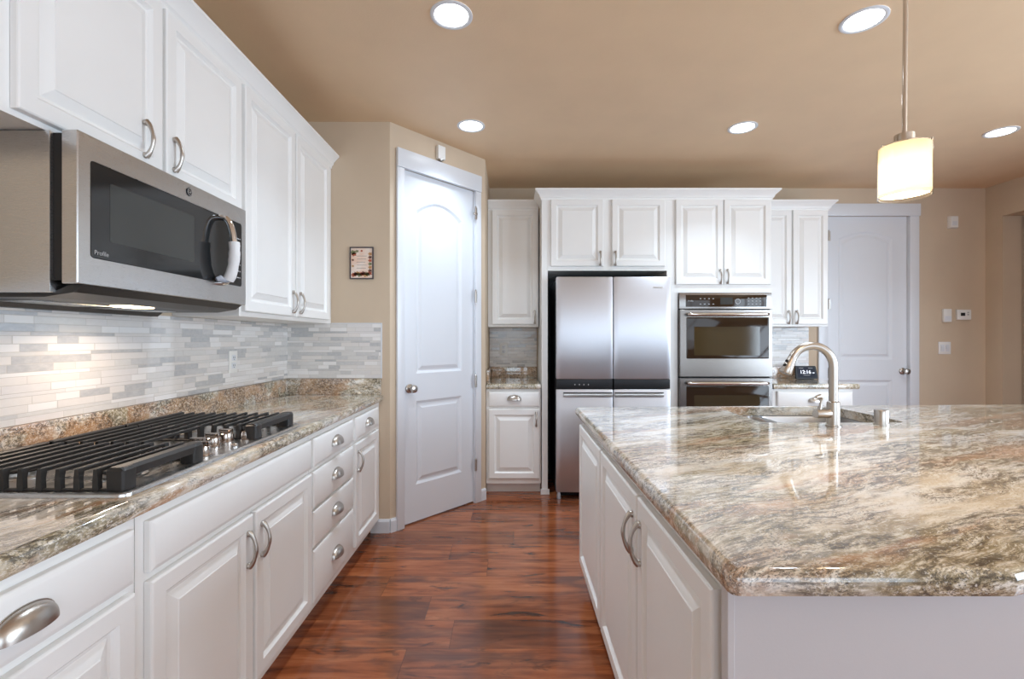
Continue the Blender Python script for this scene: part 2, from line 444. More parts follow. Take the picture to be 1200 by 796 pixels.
box(b, xs, XR+0.174, REAR-0.12, REAR, 0, CEIL)
struct('wall_rear', b, M_WALL, 'wall with windows behind the camera', cat='wall')
b = B(); w = 0.06; y0, y1, z0, z1 = SIDE; xa, xb = XR+0.04, XR+0.11
box(b, xa, xb, y0, y0+w, z0, z1); box(b, xa, xb, y1-w, y1, z0, z1); box(b, xa, xb, y0+w, y1-w, z0, z0+w); box(b, xa, xb, y0+w, y1-w, z1-w, z1)
for k in (1, 2): yy = y0+(y1-y0)*k/3; box(b, xa, xb, yy-0.03, yy+0.03, z0+w, z1-w)
struct('window_3', b, M_TRIM, 'unseen white framed window added in the right wall for light', cat='window')
for i, (x0, x1, z0, z1) in enumerate(WINS):
    b = B(); w = 0.06
    box(b, x0, x0+w, REAR-0.09, REAR-0.02, z0, z1); box(b, x1-w, x1, REAR-0.09, REAR-0.02, z0, z1)
    box(b, x0+w, x1-w, REAR-0.09, REAR-0.02, z0, z0+w); box(b, x0+w, x1-w, REAR-0.09, REAR-0.02, z1-w, z1)
    xm = (x0+x1)/2; box(b, xm-0.03, xm+0.03, REAR-0.09, REAR-0.02, z0+w, z1-w)
    struct('window_%d' % (i+1), b, M_TRIM, 'white framed window behind the camera', cat='window')

# interior doors -------------------------------------------------------------------------
def arch(x0, x1, z0, z1, rise, y, d, n=14):
    x0 += d; x1 -= d; z0 += d; z1 -= d
    pts = [(x0, y, z0), (x1, y, z0)]
    for k in range(n+1):
        u = k/n; x = x1+(x0-x1)*u
        pts.append((x, y, z1 + rise*math.sin(PI*u)**0.9 if rise else z1))
    return pts
def panel_door(name, parent, w, h, st_l, st_r, rails, M):
    """moulded two panel slab; front is -Y at y=0, rails = (low z0, low z1, up z0, up z1, rise)"""
    b = B(); a0, a1, b0, b1, rise = rails
    xl, xr = st_l, w-st_r; n = 14
    def face(pts): b.faces.new([b.verts.new(p) for p in pts])
    for y, sgn in ((0, 1), (0.04, -1)):
        face([(0,y,0),(xl,y,0),(xl,y,h),(0,y,h)]); face([(xr,y,0),(w,y,0),(w,y,h),(xr,y,h)])
        face([(xl,y,0),(xr,y,0),(xr,y,a0),(xl,y,a0)]); face([(xl,y,a1),(xr,y,a1),(xr,y,b0),(xl,y,b0)])
        top = arch(xl, xr, b0, b1, rise, y, 0, n)[2:]
        for p, q in zip(top, top[1:]): face([p, q, (q[0], y, h), (p[0], y, h)])
        for (z0, z1, rs) in ((a0, a1, 0), (b0, b1, rise)):
            prof = [(0, 0), (0.006, 0.004), (0.018, 0.012), (0.030, 0.012), (0.052, 0.003)]
            loft(b, [arch(xl, xr, z0, z1, rs, y+sgn*dy, d, n) for d, dy in prof], True, False, True)
    face([(0,0,0),(0,0.04,0),(0,0.04,h),(0,0,h)]); face([(w,0,0),(w,0,h),(w,0.04,h),(w,0.04,0)])
    face([(0,0,h),(0,0.04,h),(w,0.04,h),(w,0,h)]); face([(0,0,0),(w,0,0),(w,0.04,0),(0,0.04,0)])
    bmesh.ops.remove_doubles(b, verts=b.verts[:], dist=1e-5)
    return obj(name, b, M, parent, 0)
def hinge(parent, x, z, y):
    b = B(); tube(b, [(x, y, z-0.045), (x, y, z+0.045)], 0.008, 10); box(b, x-0.002, x+0.018, y+0.002, y+0.006, z-0.045, z+0.045)
    lathe(b, [(0.005,0.045),(0.008,0.05),(0.002,0.058)], 10, (x, y, z)); obj('hinge', b, M_NICKEL, parent, 40)
def knob(parent, x, z, y):
    b = B(); lathe(b, [(0.032,0),(0.032,-0.006),(0.026,-0.011),(0.011,-0.014),(0.011,-0.032),(0.022,-0.040),(0.028,-0.052),(0.025,-0.064),(0.012,-0.069)], 24, (x, y, z), 'Y')
    obj('door_knob', b, M_NICKEL, parent, 40)

# pantry wall and door (local frame along the diagonal)
LX0, LX1, DOORH = 0.1015, 0.7665, 2.44
root = link(bpy.data.objects.new('wall_diagonal', None)); bpy.data.objects.remove(root)
b = B()
box(b, 0, LX0-0.002, 0, 0.09, 0, CEIL); box(b, LX1+0.002, DLEN, 0, 0.09, 0, CEIL); box(b, LX0-0.002, LX1+0.002, 0, 0.09, DOORH+0.012, CEIL)
o = struct('wall_diagonal', b, M_WALL, 'angled tan wall holding the pantry door', cat='wall'); o.location = (DX0, DY0, 0); o.rotation_euler = (0,0,TH)

def casing(name, parent_loc, rotz, x0, x1, h, w, hw, label, hov=0.012, y=0.0, lin=0.0115):
    b = B()
    box(b, x0-w, x0+0.004, y-0.020, y, 0, h-0.004, 0.004); box(b, x1-0.004, x1+w, y-0.020, y, 0, h-0.004, 0.004)
    box(b, x0-w-hov, x1+w+hov, y-0.026, y, h-0.003, h+0.008+hw, 0.004)
    box(b, x0-0.001, x0+0.0025, y-0.004, y+lin, 0, h-0.004); box(b, x1-0.0025, x1+0.001, y-0.004, y+lin, 0, h-0.004)
    o = struct(name, b, M_TRIM, label, cat='trim', smooth=30); o.location = parent_loc; o.rotation_euler = (0,0,rotz); return o
casing('trim_1', (DX0, DY0, 0), TH, LX0, LX1, DOORH, 0.056, 0.115, 'white casing around the angled pantry door', 0.0)
door1 = thing('door_1', 'white arched two-panel pantry door on the angled wall', 'door', (DX0, DY0, 0), TH); door1['kind'] = 'structure'
lf = panel_door('door_leaf', door1, LX1-LX0-0.006, DOORH-0.012, 0.115, 0.118, (0.255, 0.838, 1.03, 2.17, 0.085), M_TRIM)
lf.location = (LX0+0.003, 0.012, 0.010)
knob(door1, LX0+0.062, 0.94, 0.012)
for z in (0.30, 0.95, 1.61, 2.26): hinge(door1, LX1-0.008, z, -0.022)
b = B(); box(b, LX1-0.035, LX1+0.004, -0.034, -0.022, 2.245, 2.262, 0.003); tube(b, [(LX1-0.033,-0.028,2.255),(LX1-0.036,-0.042,2.25),(LX1-0.036,-0.048,2.235)], 0.006, 8)
obj('hinge_door_stop', b, M_NICKEL, door1, 40)
# back door
casing('trim_2', (0, YB, 0), 0, D2[0], D2[1], D2[2], 0.085, 0.105, 'white casing around the back wall door', 0.010, 0.0, 0.0175)
door2 = thing('door_2', 'white arched two-panel door in the back wall right of the cabinets', 'door', (0, YB, 0), 0); door2['kind'] = 'structure'
lf = panel_door('door_leaf', door2, D2[1]-D2[0]-0.006, D2[2]-0.012, 0.124, 0.140, (0.25, 0.88, 1.075, 2.235, 0.065), M_TRIM)
lf.location = (D2[0]+0.003, 0.018, 0.010)
knob(door2, D2[1]-0.045, 0.975, 0.018)
for z in (0.30, 0.955, 1.61, 2.26): hinge(door2, D2[0]+0.008, z, -0.022)

def base_board(name, x0, x1, loc, rotz, label):
    b = B(); xprism(b, [(0,0),(-0.014,0),(-0.014,0.075),(-0.008,0.090),(0,0.090)], x0, x1)
    o = struct(name, b, M_TRIM, label, cat='baseboard'); o.location = loc; o.rotation_euler = (0,0,rotz)
base_board('baseboard_corner', -0.93, DX0, (0,YC,0), 0, 'short white baseboard left of the pantry door')
base_board('baseboard_pantry_right', LX1+0.057, DLEN, (DX0,DY0,0), TH, 'tiny white baseboard right of the pantry door')
base_board('baseboard_pantry_left', 0, LX0-0.057, (DX0,DY0,0), TH, 'white baseboard sliver at pantry casing')
base_board('baseboard_back', D2[1]+0.086, XR, (0,YB,0), 0, 'white baseboard under the thermostat wall')
base_board('baseboard_right', 0, YB-OY1, (XR,YB,0), -PI/2, 'white baseboard beside the right opening')

# ------------------------------------------------------------------ cabinet kit (front faces -Y, x to the right)
def raised(bm, x0, x1, z0, z1, T=0.020, st=0.058):
    st = min(st, (x1-x0)*0.26)
    rings(bm, x0, x1, z0, z1, [(0, 0), (0, -T+0.005), (0.0015, -T+0.002), (0.005, -T), (st-0.013, -T), (st-0.011, -T+0.003), (st-0.007, -T+0.006), (st-0.003, -T+0.0125),
                               (st+0.005, -T+0.0135), (st+0.008, -T+0.0115), (st+0.032, -T+0.003), (st+0.034, -T+0.0005)])
    bm.faces.new([bm.verts.new(p) for p in ((x0,0,z0),(x0,0,z1),(x1,0,z1),(x1,0,z0))])
def flatfront(bm, x0, x1, z0, z1, T=0.020):
    rings(bm, x0, x1, z0, z1, [(0, 0), (0, -T+0.007), (0.002, -T+0.004), (0.008, -T+0.002), (0.014, -T)])
    bm.faces.new([bm.verts.new(p) for p in ((x0,0,z0),(x0,0,z1),(x1,0,z1),(x1,0,z0))])
def pull_mesh():
    b = B(); pts = []; rad = []
    for k in range(15):
        u = k/14; z = (u-0.5)*0.112
        y = -0.005-0.023*math.sin(PI*u)**0.7
        pts.append((0, y, z)); rad.append(0.0050+0.0048*abs(2*u-1)**3 + 0.0016*math.exp(-((u-0.5)/0.12)**2))
    tube(b, pts, rad, 8)
    for s in (-1, 1): lathe(b, [(0.0095,0),(0.010,-0.004),(0.006,-0.010)], 10, (0, 0, s*0.052), 'Y')
    return b
def cup_mesh():
    b = B(); a, h, d = 0.056, 0.042, 0.029; loops = []
    for i in range(17):
        u = PI*i/16; row = []
        for j in range(9):
            v = PI/2*j/8
            row.append((-a*math.cos(u), -0.002-d*math.sin(u)**0.8*math.sin(v), -0.012+h*math.sin(u)**0.7*math.cos(v)))
        loops.append(row)
    loft(b, loops, False)
    bmesh.ops.remove_doubles(b, verts=b.verts[:], dist=1e-5)
    r = bmesh.ops.solidify(b, geom=b.faces[:], thickness=0.0022)
    # thin rim plate
    out = []
    for i in range(17):
        u = PI*i/16; out.append((-(a+0.003)*math.cos(u), -0.012-0.002+(h+0.004)*math.sin(u)**0.7))
    loft(b, [[(x, 0, z) for x, z in out], [(x, -0.0025, z) for x, z in out]], True, True, True)
    return b
ME = {}
def hardware(kind, parent, x, z, y=-0.020):
    if kind not in ME:
        o = obj('handle' if kind == 'pull' else 'cup_pull', pull_mesh() if kind == 'pull' else cup_mesh(), M_NICKEL, None, 50)
        ME[kind] = o.data; bpy.data.objects.remove(o)
    o = link(bpy.data.objects.new('handle' if kind == 'pull' else 'cup_pull', ME[kind])); o.parent = parent; o.location = (x, y, z); return o
def fronts(root, items):
    for it in items:
        b = B(); k = it[0]; x0, x1, z0, z1 = it[1:5]
        if k == 'door': raised(b, x0, x1, z0, z1)
        else: flatfront(b, x0, x1, z0, z1)
        o = obj('door' if k == 'door' else ('drawer' if k == 'drawer' else 'front_panel'), b, M_CAB, root, 25, (0, -0.001, 0))
        if len(it) > 5 and it[5]: hardware(it[5][0], o, it[5][1], it[5][2])
def base_cab(label, loc, rotz, w, depth, items, toe=0.09, top=0.868, name='base_cabinet', open_top=False, end=None):
    c = thing(name, label, 'cabinet', loc, rotz); b = B()
    box(b, 0.0005, w-0.0005, 0, depth, toe, top)
    box(b, 0.0005, w-0.0005, 0.075, 0.09, 0, toe)
    obj('carcass', b, M_CAB, c, 0); fronts(c, items); return c
def wall_cab(label, loc, rotz, w, depth, z0, z1, items, name='wall_cabinet'):
    c = thing(name, label, 'cabinet', loc, rotz); b = B()
    box(b, 0.0005, w-0.0005, 0, depth, z0, z1); obj('carcass', b, M_CAB, c, 0); fronts(c, items); return c

# crown profile (out, z offset from its top)
CROWN = [(0,-0.085),(0.006,-0.085),(0.008,-0.070),(0.016,-0.062),(0.022,-0.045),(0.038,-0.028),(0.046,-0.020),(0.052,-0.014),(0.055,-0.012),(0.055,0),(0,0)]
def crown(label, path, ztop, normal_left=False):
    """path: list of XY points along the cabinet faces, the moulding stands to the right of the travel direction"""
    b = B(); n = len(path); P = [Vector(p) for p in path]; loops = []
    for i in range(n):
        ds = []
        if i > 0: ds.append((P[i]-P[i-1]).normalized())
        if i < n-1: ds.append((P[i+1]-P[i]).normalized())
        ns = [Vector((d.y, -d.x)) for d in ds]
        m = ns[0] if len(ns) == 1 else (ns[0]+ns[1])/max((ns[0]+ns[1]).length_squared/2, 0.2)
        loops.append([(P[i].x+m.x*o, P[i].y+m.y*o, ztop+z) for o, z in CROWN])
    loft(b, loops, True, True, True)
    return tag(obj('crown_molding', b, M_CAB, None, 25), label, 'molding')

# ------------------------------------------------------------------ left run of base cabinets (face frame at X=-0.877)
FX = -0.877; LD = FX-XL-0.002
def LB(y0, y1, label, items): return base_cab(label, (FX, y0, 0), PI/2, y1-y0, LD, items)
Z1a, Z1b, Z2a, Z2b = 0.722, 0.845, 0.130, 0.700
w = 0.50
LB(0.05, 0.55, 'cream base cabinet at the camera end of the cooktop run', [('drawer',0.012,w-0.012,Z1a,Z1b,('cup',w/2,0.78)), ('door',0.012,w-0.012,Z2a,Z2b,('pull',0.06,0.60))])
w = 0.535
LB(0.555, 1.090, 'cream base cabinet with one large cup-pull drawer over a door, nearest the camera', [('drawer',0.018,0.516,Z1a,Z1b,('cup',0.267,0.780)), ('door',0.018,0.516,Z2a,Z2b,None)])
LB(1.092, 2.024, 'wide cream base cabinet with two arched-pull doors below the cooktop',
   [('false',0.026,0.925,Z1a,Z1b), ('door',0.026,0.466,Z2a,Z2b,('pull',0.432,0.595)), ('door',0.482,0.925,Z2a,Z2b,('pull',0.516,0.595))])
LB(2.026, 2.562, 'cream base cabinet with a stack of four cup-pull drawers',
   [('drawer',0.012,0.522,Z1a,Z1b,('cup',0.267,0.782)), ('drawer',0.012,0.522,0.541,0.700,('cup',0.267,0.622)),
    ('drawer',0.012,0.522,0.372,0.527,('cup',0.267,0.450)), ('drawer',0.012,0.522,0.130,0.358,('cup',0.267,0.238))])
LB(2.564, YC-0.003, 'cream base cabinet with one drawer over one door next to the pantry wall',
   [('drawer',0.022,0.46,Z1a,Z1b,('cup',0.245,0.782)), ('door',0.022,0.46,Z2a,Z2b,('pull',0.055,0.600))])

# granite on the left run with upstands
ctl = thing('countertop', 'granite countertop with upstand running under the cooktop', 'countertop', (XL, 0.05, 0.87))
b = B(); slab(b, [(0.001, 0), (0.640, 0), (0.640, YC-0.05-0.002), (0.001, YC-0.05-0.002)], 0, 0.044, (), 0.014); obj('slab', b, M_GRAN_L, ctl, 40)
b = B(); box(b, 0.001, 0.021, 0, YC-0.05-0.022, 0.0445, 0.150, 0.002); obj('upstand', b, M_GRAN_UP, ctl, 30)
b = B(); box(b, 0.001, 0.628, YC-0.05-0.0215, YC-0.05-0.0015, 0.0445, 0.150, 0.002); obj('upstand', b, M_GRAN_UP, ctl, 30)
# tile
b = B(); box(b, XL+0.0005, XL+0.009, 0.05, YC-0.002, 1.0215, 1.379); tag(obj('tile_backsplash', b, M_TILE_Y, None, 0), 'grey and white linear mosaic tile backsplash behind the cooktop', 'backsplash')
cb = thing('tile_backsplash', 'short return of mosaic tile below the framed print', 'backsplash', (XL, YC, 1.0215))
b = B(); box(b, 0.0095, 0.626, -0.009, -0.0005, 0, 0.360); obj('tile', b, M_TILE_X, cb, 0)
b = B(); box(b, 0.6265, 0.634, -0.0105, -0.0005, 0, 0.366); box(b, 0.300, 0.6265, -0.0105, -0.0005, 0.3605, 0.366); obj('edge_trim', b, M_TRIM, cb, 0)

def outlet(label, loc, rotz, switches=0, w=0.072, h=0.116):
    p = thing('wall_outlet' if not switches else 'light_switch', label, 'outlet' if not switches else 'switch', loc, rotz)
    b = B(); box(b, -w/2, w/2, -0.006, 0, -h/2, h/2, 0.003); obj('cover_plate', b, M_WHITE, p, 30)
    if switches:
        for k in range(switches):
            cx = (k-(switches-1)/2)*0.046
            b = B(); xprism(b, [(-0.0062,-0.033),(-0.008,-0.033),(-0.0125,0.0),(-0.008,0.033),(-0.0062,0.033)], cx-0.016, cx+0.016); obj('rocker', b, M_TRIM, p, 20)
    else:
        for s in (-1, 1):
            b = B(); box(b, -0.017, 0.017, -0.0085, -0.0062, s*0.021-0.015, s*0.021+0.015, 0.003); sk = obj('socket', b, M_TRIM, p, 30)
            b = B()
            for q in (-0.006, 0.006): box(b, q-0.0014, q+0.0014, -0.0092, -0.0087, s*0.021-0.002, s*0.021+0.007)
            box(b, -0.002, 0.002, -0.0092, -0.0087, s*0.021-0.010, s*0.021-0.006); obj('slots', b, M_DARK, sk, 0)
    return p
outlet('white outlet in the tile between cooktop and pantry corner', (XL+0.0095, 2.49, 1.160), PI/2)

# ------------------------------------------------------------------ left wall cabinets (face frame X=-1.195)
UX = -1.195; UD = UX-XL-0.002; UT = 2.425
wall_cab('short cream wall cabinet with two doors above the microwave', (UX, 1.055, 0), PI/2, 1.000, UD, 1.815, UT,
         [('door',0.062,0.528,1.830,2.406,('pull',0.447,1.920)), ('door',0.543,0.992,1.830,2.406,('pull',0.578,1.920))])
wall_cab('tall cream wall cabinet with two doors beside the pantry corner', (UX, 2.057, 0), PI/2, YC-2.057-0.003, UD, 1.381, UT,
         [('door',0.016,0.494,1.403,2.406,('pull',0.462,1.480)), ('door',0.511,0.972,1.403,2.406,('pull',0.546,1.480))])
crown('cream crown molding along the top of the cooktop wall cabinets', [(UX, 1.055), (UX, YC-0.003)], 2.493)

# ------------------------------------------------------------------ microwave
MF, M0, M1, MZ0, MZ1 = -1.100, 1.190, 1.943, 1.42, 1.812
mw = thing('microwave', 'stainless over-the-range microwave with black glass door', 'microwave', (MF, M0, 0), PI/2)   # local x along the wall, -y to the room
mwW = M1-M0; depth = MF-XL-0.011
b = B(); box(b, 0.004, mwW-0.004, 0.075, depth, 1.398, MZ1-0.001, 0.003)
obj('housing', b, M_STEEL, mw, 30)
b = B(); box(b, 0.012, mwW-0.012, 0.042, 0.0745, 1.43, MZ1-0.004); obj('door_gap_block', b, M_BLACK, mw, 0)  # black block fills the dark gap between door and housing
b = B(); xprism(b, [(0.004,1.419),(0.040,1.419),(0.090,1.3975),(depth,1.3975),(depth,1.372),(depth-0.03,1.372),(depth-0.05,1.388),(0.105,1.388),(0.03,1.400)], 0.02, mwW-0.02)
obj('vent_grille', b, M_IRON, mw, 0)
b = B(); box(b, mwW*0.5-0.05, mwW*0.5+0.05, 0.13, 0.20, 1.384, 1.3878, 0.001); obj('lamp_lens', b, M_HOODLENS, mw, 0)
for s in (0.10, mwW-0.35):
    b = B(); box(b, s, s+0.25, 0.22, 0.33, 1.385, 1.3875); obj('grease_filter', b, M_STEEL, mw, 0)
# door: stainless frame around rounded glass
b = B(); gx0, gx1, gz0, gz1 = 0.035, mwW-0.030, 1.492, 1.748
def rr(x0, x1, z0, z1, r, y, seg=5): return [(p[0], y, p[1]) for p in round_poly([(x0,z0),(x1,z0),(x1,z1),(x0,z1)], r, seg)]
def frame_door(b, W0, W1, Za, Zb, g, T=0.040):
    outer = rr(W0, W1, Za, Zb, 0.004, 0.0); mid = rr(W0, W1, Za, Zb, 0.004, 0.0)
    o1 = rr(W0+0.002, W1-0.002, Za+0.002, Zb-0.002, 0.004, -0.000)
    i1 = rr(g[0], g[1], g[2], g[3], 0.012, 0.0); i2 = rr(g[0], g[1], g[2], g[3], 0.012, 0.004)
    back = rr(W0, W1, Za, Zb, 0.004, T); front = rr(W0, W1, Za, Zb, 0.004, 0.003)
    loft(b, [back, front, o1, i1, i2], True, True, True)
frame_door(b, 0, mwW, MZ0, MZ1, (gx0, gx1, gz0, gz1)); dr = obj('door', b, M_STEEL, mw, 30)
b = B(); loft(b, [rr(gx0+0.0005, gx1-0.0005, gz0+0.0005, gz1-0.0005, 0.012, 0.0035), rr(gx0+0.0005, gx1-0.0005, gz0+0.0005, gz1-0.0005, 0.012, 0.001), rr(gx0+0.002, gx1-0.002, gz0+0.002, gz1-0.002, 0.011, -0.0005)], True, True, True)
gl = obj('door_glass', b, M_MWGLASS, dr, 30)
b = B(); loft(b, [rr(0.095, 0.435, 1.545, 1.705, 0.006, -0.0006), rr(0.095, 0.435, 1.545, 1.705, 0.006, -0.0010)], True, True, True); obj('viewing_window', b, M_MWSCREEN, dr, 0)
for k in range(7):
    b = B(); z = 1.525+k*0.026; box(b, mwW-0.066, mwW-0.050, -0.0012, -0.0006, z, z+0.004); box(b, mwW-0.046, mwW-0.040, -0.0012, -0.0006, z, z+0.004)
    obj('button', b, M_PRINT, dr, 0)
text_mesh('logo_text', 'Profile', 0.017, M_PRINT, dr, (0.068, -0.0012, 1.508), (R(90), 0, 0))
b = B(); lathe(b, [(0.014,0),(0.014,-0.002),(0.012,-0.003)], 24, (mwW*0.545, 0, 1.781), 'Y'); em = obj('emblem', b, M_DARK, dr, 40)
b = B(); lathe(b, [(0.0118,-0.003),(0.0118,-0.0038),(0.0102,-0.0038),(0.0102,-0.003)], 24, (mwW*0.545, 0, 1.781), 'Y', False); obj('emblem_ring', b, M_CHROME, dr, 0)
text_mesh('emblem_letters', 'GE', 0.014, M_CHROME, dr, (mwW*0.545, -0.0034, 1.781), (R(90), 0, 0))
hx = 0.577; pts = []; zc = 1.62
for k in range(13):
    u = 0.5-0.5*math.cos(PI*k/12); pts.append((hx, -0.012-0.044*math.sin(PI*u)**0.38, 1.492+0.245*u))
b = B(); tube(b, [(hx, 0.000, 1.492)]+pts+[(hx, 0.000, 1.737)], [0.011]+[0.0115]*13+[0.011], 12)
obj('handle', b, M_CHROME, dr, 50)
# cloth sleeve on the handle
sl = thing('handle_cover', 'white fabric cover wrapped round the microwave door handle', 'cover', (MF, M0, 0), PI/2)
M_KNOB = steel('cooktop_knob_metal', (0.50, 0.44, 0.40), 0.16, (3,3,3))  # brown of warm reflections put into the knob colour
M_CLOTH = paint('white_cloth', (0.80,0.80,0.80), 0.9, 90, 0.6, 0.04)
M_CLOTH2 = paint('grey_cloth', (0.42,0.44,0.50), 0.9, 90, 0.8, 0.2)
seg = [(hx, -0.012-0.044*math.sin(PI*(z-1.492)/0.245)**0.38, z) for z in [1.502+0.0142*k for k in range(11)]]
b = B(); tube(b, [(p[0], p[1]-0.001, p[2]) for p in seg], [0.0190+0.0008*math.sin(k*1.3)+0.0006*math.sin(k*2.9) for k in range(len(seg))], 14); obj('sleeve', b, M_CLOTH, sl, 60)
b = B(); q_ = [(hx-0.006+0.010*math.sin(k*1.3), -0.030+0.010*math.sin(k*2.2), 1.512+0.004*k) for k in range(6)]
tube(b, [(hx-0.040, -0.014, 1.498), (hx-0.030, -0.022, 1.504), (hx-0.018, -0.026, 1.499), (hx-0.004, -0.034, 1.503)], [0.008,0.013,0.010,0.012], 8)
obj('bunched_hem', b, M_CLOTH2, sl, 60)
area_light('hood_lamp', (-1.265, M0+mwW*0.5, 1.380), (0, R(-8), 0), 0.10, 0.06, COOK_W, (1.0, 0.78, 0.60), spread=160)

# ------------------------------------------------------------------ cooktop
C0, C1, CXF, CXB = 1.076, 1.988, -0.884, -1.410
ck = thing('cooktop', 'stainless five-burner gas cooktop with black cast iron grates', 'cooktop', (0, 0, 0.9145))
b = B(); poly = round_poly([(CXB, C0), (CXF, C0), (CXF, C1), (CXB, C1)], 0.03)
loft(b, [[(x,y,0) for x,y in poly], [(x,y,0.006) for x,y in offset_poly(poly,0.001)], [(x,y,0.0095) for x,y in offset_poly(poly,0.006)],
         [(x,y,0.0095) for x,y in offset_poly(poly,0.012)], [(x,y,0.006) for x,y in offset_poly(poly,0.020)]], True, True, True)
obj('tray', b, M_STEEL, ck, 40)
def burner(x, y, r):
    b = B(); lathe(b, [(r*1.35,0.0062),(r*1.3,0.010),(r*0.95,0.012),(r*0.9,0.020)], 28, (x,y,0)); o = obj('burner', b, M_STEEL, ck, 40)
    b = B(); lathe(b, [(r*0.98,0.0202),(r*1.0,0.024),(r*0.92,0.028),(r*0.3,0.0285)], 28, (x,y,0)); obj('burner_cap', b, M_IRON, o, 40)
for a in ((-1.02,1.23,0.042), (-1.28,1.23,0.036), (-1.26,1.53,0.052), (-1.02,1.83,0.036), (-1.28,1.83,0.042)): burner(*a)
def grate(x0, x1, y0, y1, front):
    """bars run along Y; solid rail at the front edge"""
    b = B(); zt, zb = 0.060, 0.0495; nb = int(round((x1-x0)/0.0465)); sp = (x1-x0)/nb
    for k in range(nb+1):
        x = x0+k*sp
        if front and k == nb: continue
        wd = 0.0038
        box(b, x-wd, x+wd, y0+0.002, y1-0.002, zb, zt, 0.002, 1)
        for yy, q in ((y0, 1), (y1, -1)):
            loft(b, [[(x-w_, yy, z), (x+w_, yy, z), (x+w_, yy+q*t_, z), (x-w_, yy+q*t_, z)] for w_, t_, z in ((0.0075, 0.012, 0.0065), (0.0065, 0.012, 0.035), (0.0042, 0.018, zt-0.003), (0.0036, 0.016, zt-0.001))], True, True, True)
    for yy in (y0+0.001, (y0+y1)/2-0.006, y1-0.013): box(b, x0-0.004, x1+0.004, yy, yy+0.012, *((0.0066, 0.0125) if yy != (y0+y1)/2-0.006 else (0.040, 0.0495)), 0.002, 1)
    box(b, x0-0.010, x0+0.008, y0, y1, 0.040, 0.061, 0.003, 1)
    for yy in (y0, y1-0.02): box(b, x0-0.010, x0+0.008, yy, yy+0.02, 0.0065, 0.036, 0.003, 1)
    if front:
        xprof = [(x1-0.018, 0.036), (x1-0.020, 0.056), (x1-0.012, 0.062), (x1+0.012, 0.062), (x1+0.020, 0.054), (x1+0.018, 0.036)]
        loft(b, [[(x, y, z) for x, z in xprof] for y in (y0+0.004, y1-0.004)], True, True, True)
        for yy in (y0, y1-0.045):
            loft(b, [[(px, py, z) for px, py in round_poly([(x1-0.024,yy),(x1+0.022,yy),(x1+0.022,yy+0.045),(x1-0.024,yy+0.045)], 0.012, 3)] for z in (0.0065, 0.054)]
                    + [[(px, py, 0.061) for px, py in round_poly([(x1-0.018,yy+0.006),(x1+0.016,yy+0.006),(x1+0.016,yy+0.039),(x1-0.018,yy+0.039)], 0.010, 3)]], True, True, True)
    obj('grate', b, M_IRON, ck, 30)
grate(-1.375, -0.932, C0+0.024, 1.392, True)
grate(-1.375, -1.100, 1.400, 1.664, False)
grate(-1.375, -0.932, 1.672, C1-0.024, True)
for (x, y) in ((-0.955,1.449), (-1.005,1.503), (-1.005,1.578), (-1.005,1.652), (-0.955,1.695)):
    b = B(); lathe(b, [(0.029,0.0065),(0.029,0.009),(0.025,0.010),(0.0255,0.018),(0.0235,0.033),(0.020,0.036)], 24, (x,y,0)); k_ = obj('knob', b, M_KNOB, ck, 40)
    b = B(); box(b, x-0.023, x+0.023, y-0.006, y+0.006, 0.0355, 0.050, 0.003); obj('knob_grip', b, M_KNOB, k_, 30)
b = B(); lathe(b, [(0.012,0.0065),(0.012,0.012),(0.008,0.016)], 16, (-0.932,1.578,0)); obj('indicator', b, M_CHROME, ck, 40)

# ------------------------------------------------------------------ framed print and sensor on the pantry side
fp = thing('framed_print', 'small dark-framed verse print with autumn leaf border on the tan wall', 'picture', (-0.990, YC, 1.783))
fw, fh = 0.156, 0.212
b = B(); loft(b, [[(s*(fw/2-d), y, s2*(fh/2-d)) for s, s2 in ((-1,-1),(1,-1),(1,1),(-1,1))] for d, y in ((0,-0.0005),(0,-0.014),(0.007,-0.014),(0.007,-0.006))], True, True, True)
obj('frame', b, mat('dark_frame', (0.06,0.05,0.055), 0.4), fp, 0)
M_PAPER = mat('cream_paper', (0.78,0.68,0.60), 0.7); t = NT(M_PAPER); n_ = t.noise(t.coord(), 12, 3)
t.base(t.ramp(n_.outputs[0], [(0.35,(0.78,0.52,0.38)),(0.7,(0.82,0.76,0.70))]))
b = B(); box(b, -fw/2+0.0075, fw/2-0.0075, -0.0085, -0.0065, -fh/2+0.0075, fh/2-0.0075); pp = obj('print', b, M_PAPER, fp, 0)
M_INK = mat('faded_ink', (0.30,0.22,0.20), 0.7)
for k in range(5):
    b = B(); box(b, -0.034+0.004*(k%2), 0.034-0.005*(k%3), -0.0092, -0.0086, 0.045-k*0.020, 0.0475-k*0.020); obj('verse_line', b, M_INK, pp, 0)
LEAF = [mat('leaf_%s' % n, c, 0.7) for n, c in (('rust',(0.42,0.10,0.05)),('brown',(0.16,0.06,0.04)),('ochre',(0.50,0.26,0.10)),('olive',(0.20,0.20,0.09)))]
def leafblob(b, x, z, r):
    pts = []
    for k in range(10):
        a = 2*PI*k/10; rr_ = r*(1 if k % 2 else 0.6); pts.append((x+rr_*math.cos(a), z+rr_*math.sin(a)*0.8))
    loft(b, [[(px, -0.0086, pz) for px, pz in pts], [(px, -0.0095, pz) for px, pz in pts]], True, True, True)
spots = [(-0.052+0.013*k, -0.078+0.005*(k%3), 0.012) for k in range(9)] + [(0.056, -0.05+0.022*k, 0.009) for k in range(6)] + [(-0.055, 0.070, 0.014), (-0.050, 0.058, 0.012), (-0.058, 0.02, 0.006), (-0.058, -0.02, 0.006), (-0.03, 0.078, 0.008), (0.0, 0.080, 0.006)]
for i, mm in enumerate(LEAF):
    for k, (x, z, r) in enumerate(spots):
        if k % 4 == i: b = B(); leafblob(b, x, z, r*1.7); obj('printed_leaf', b, mm, pp, 0)
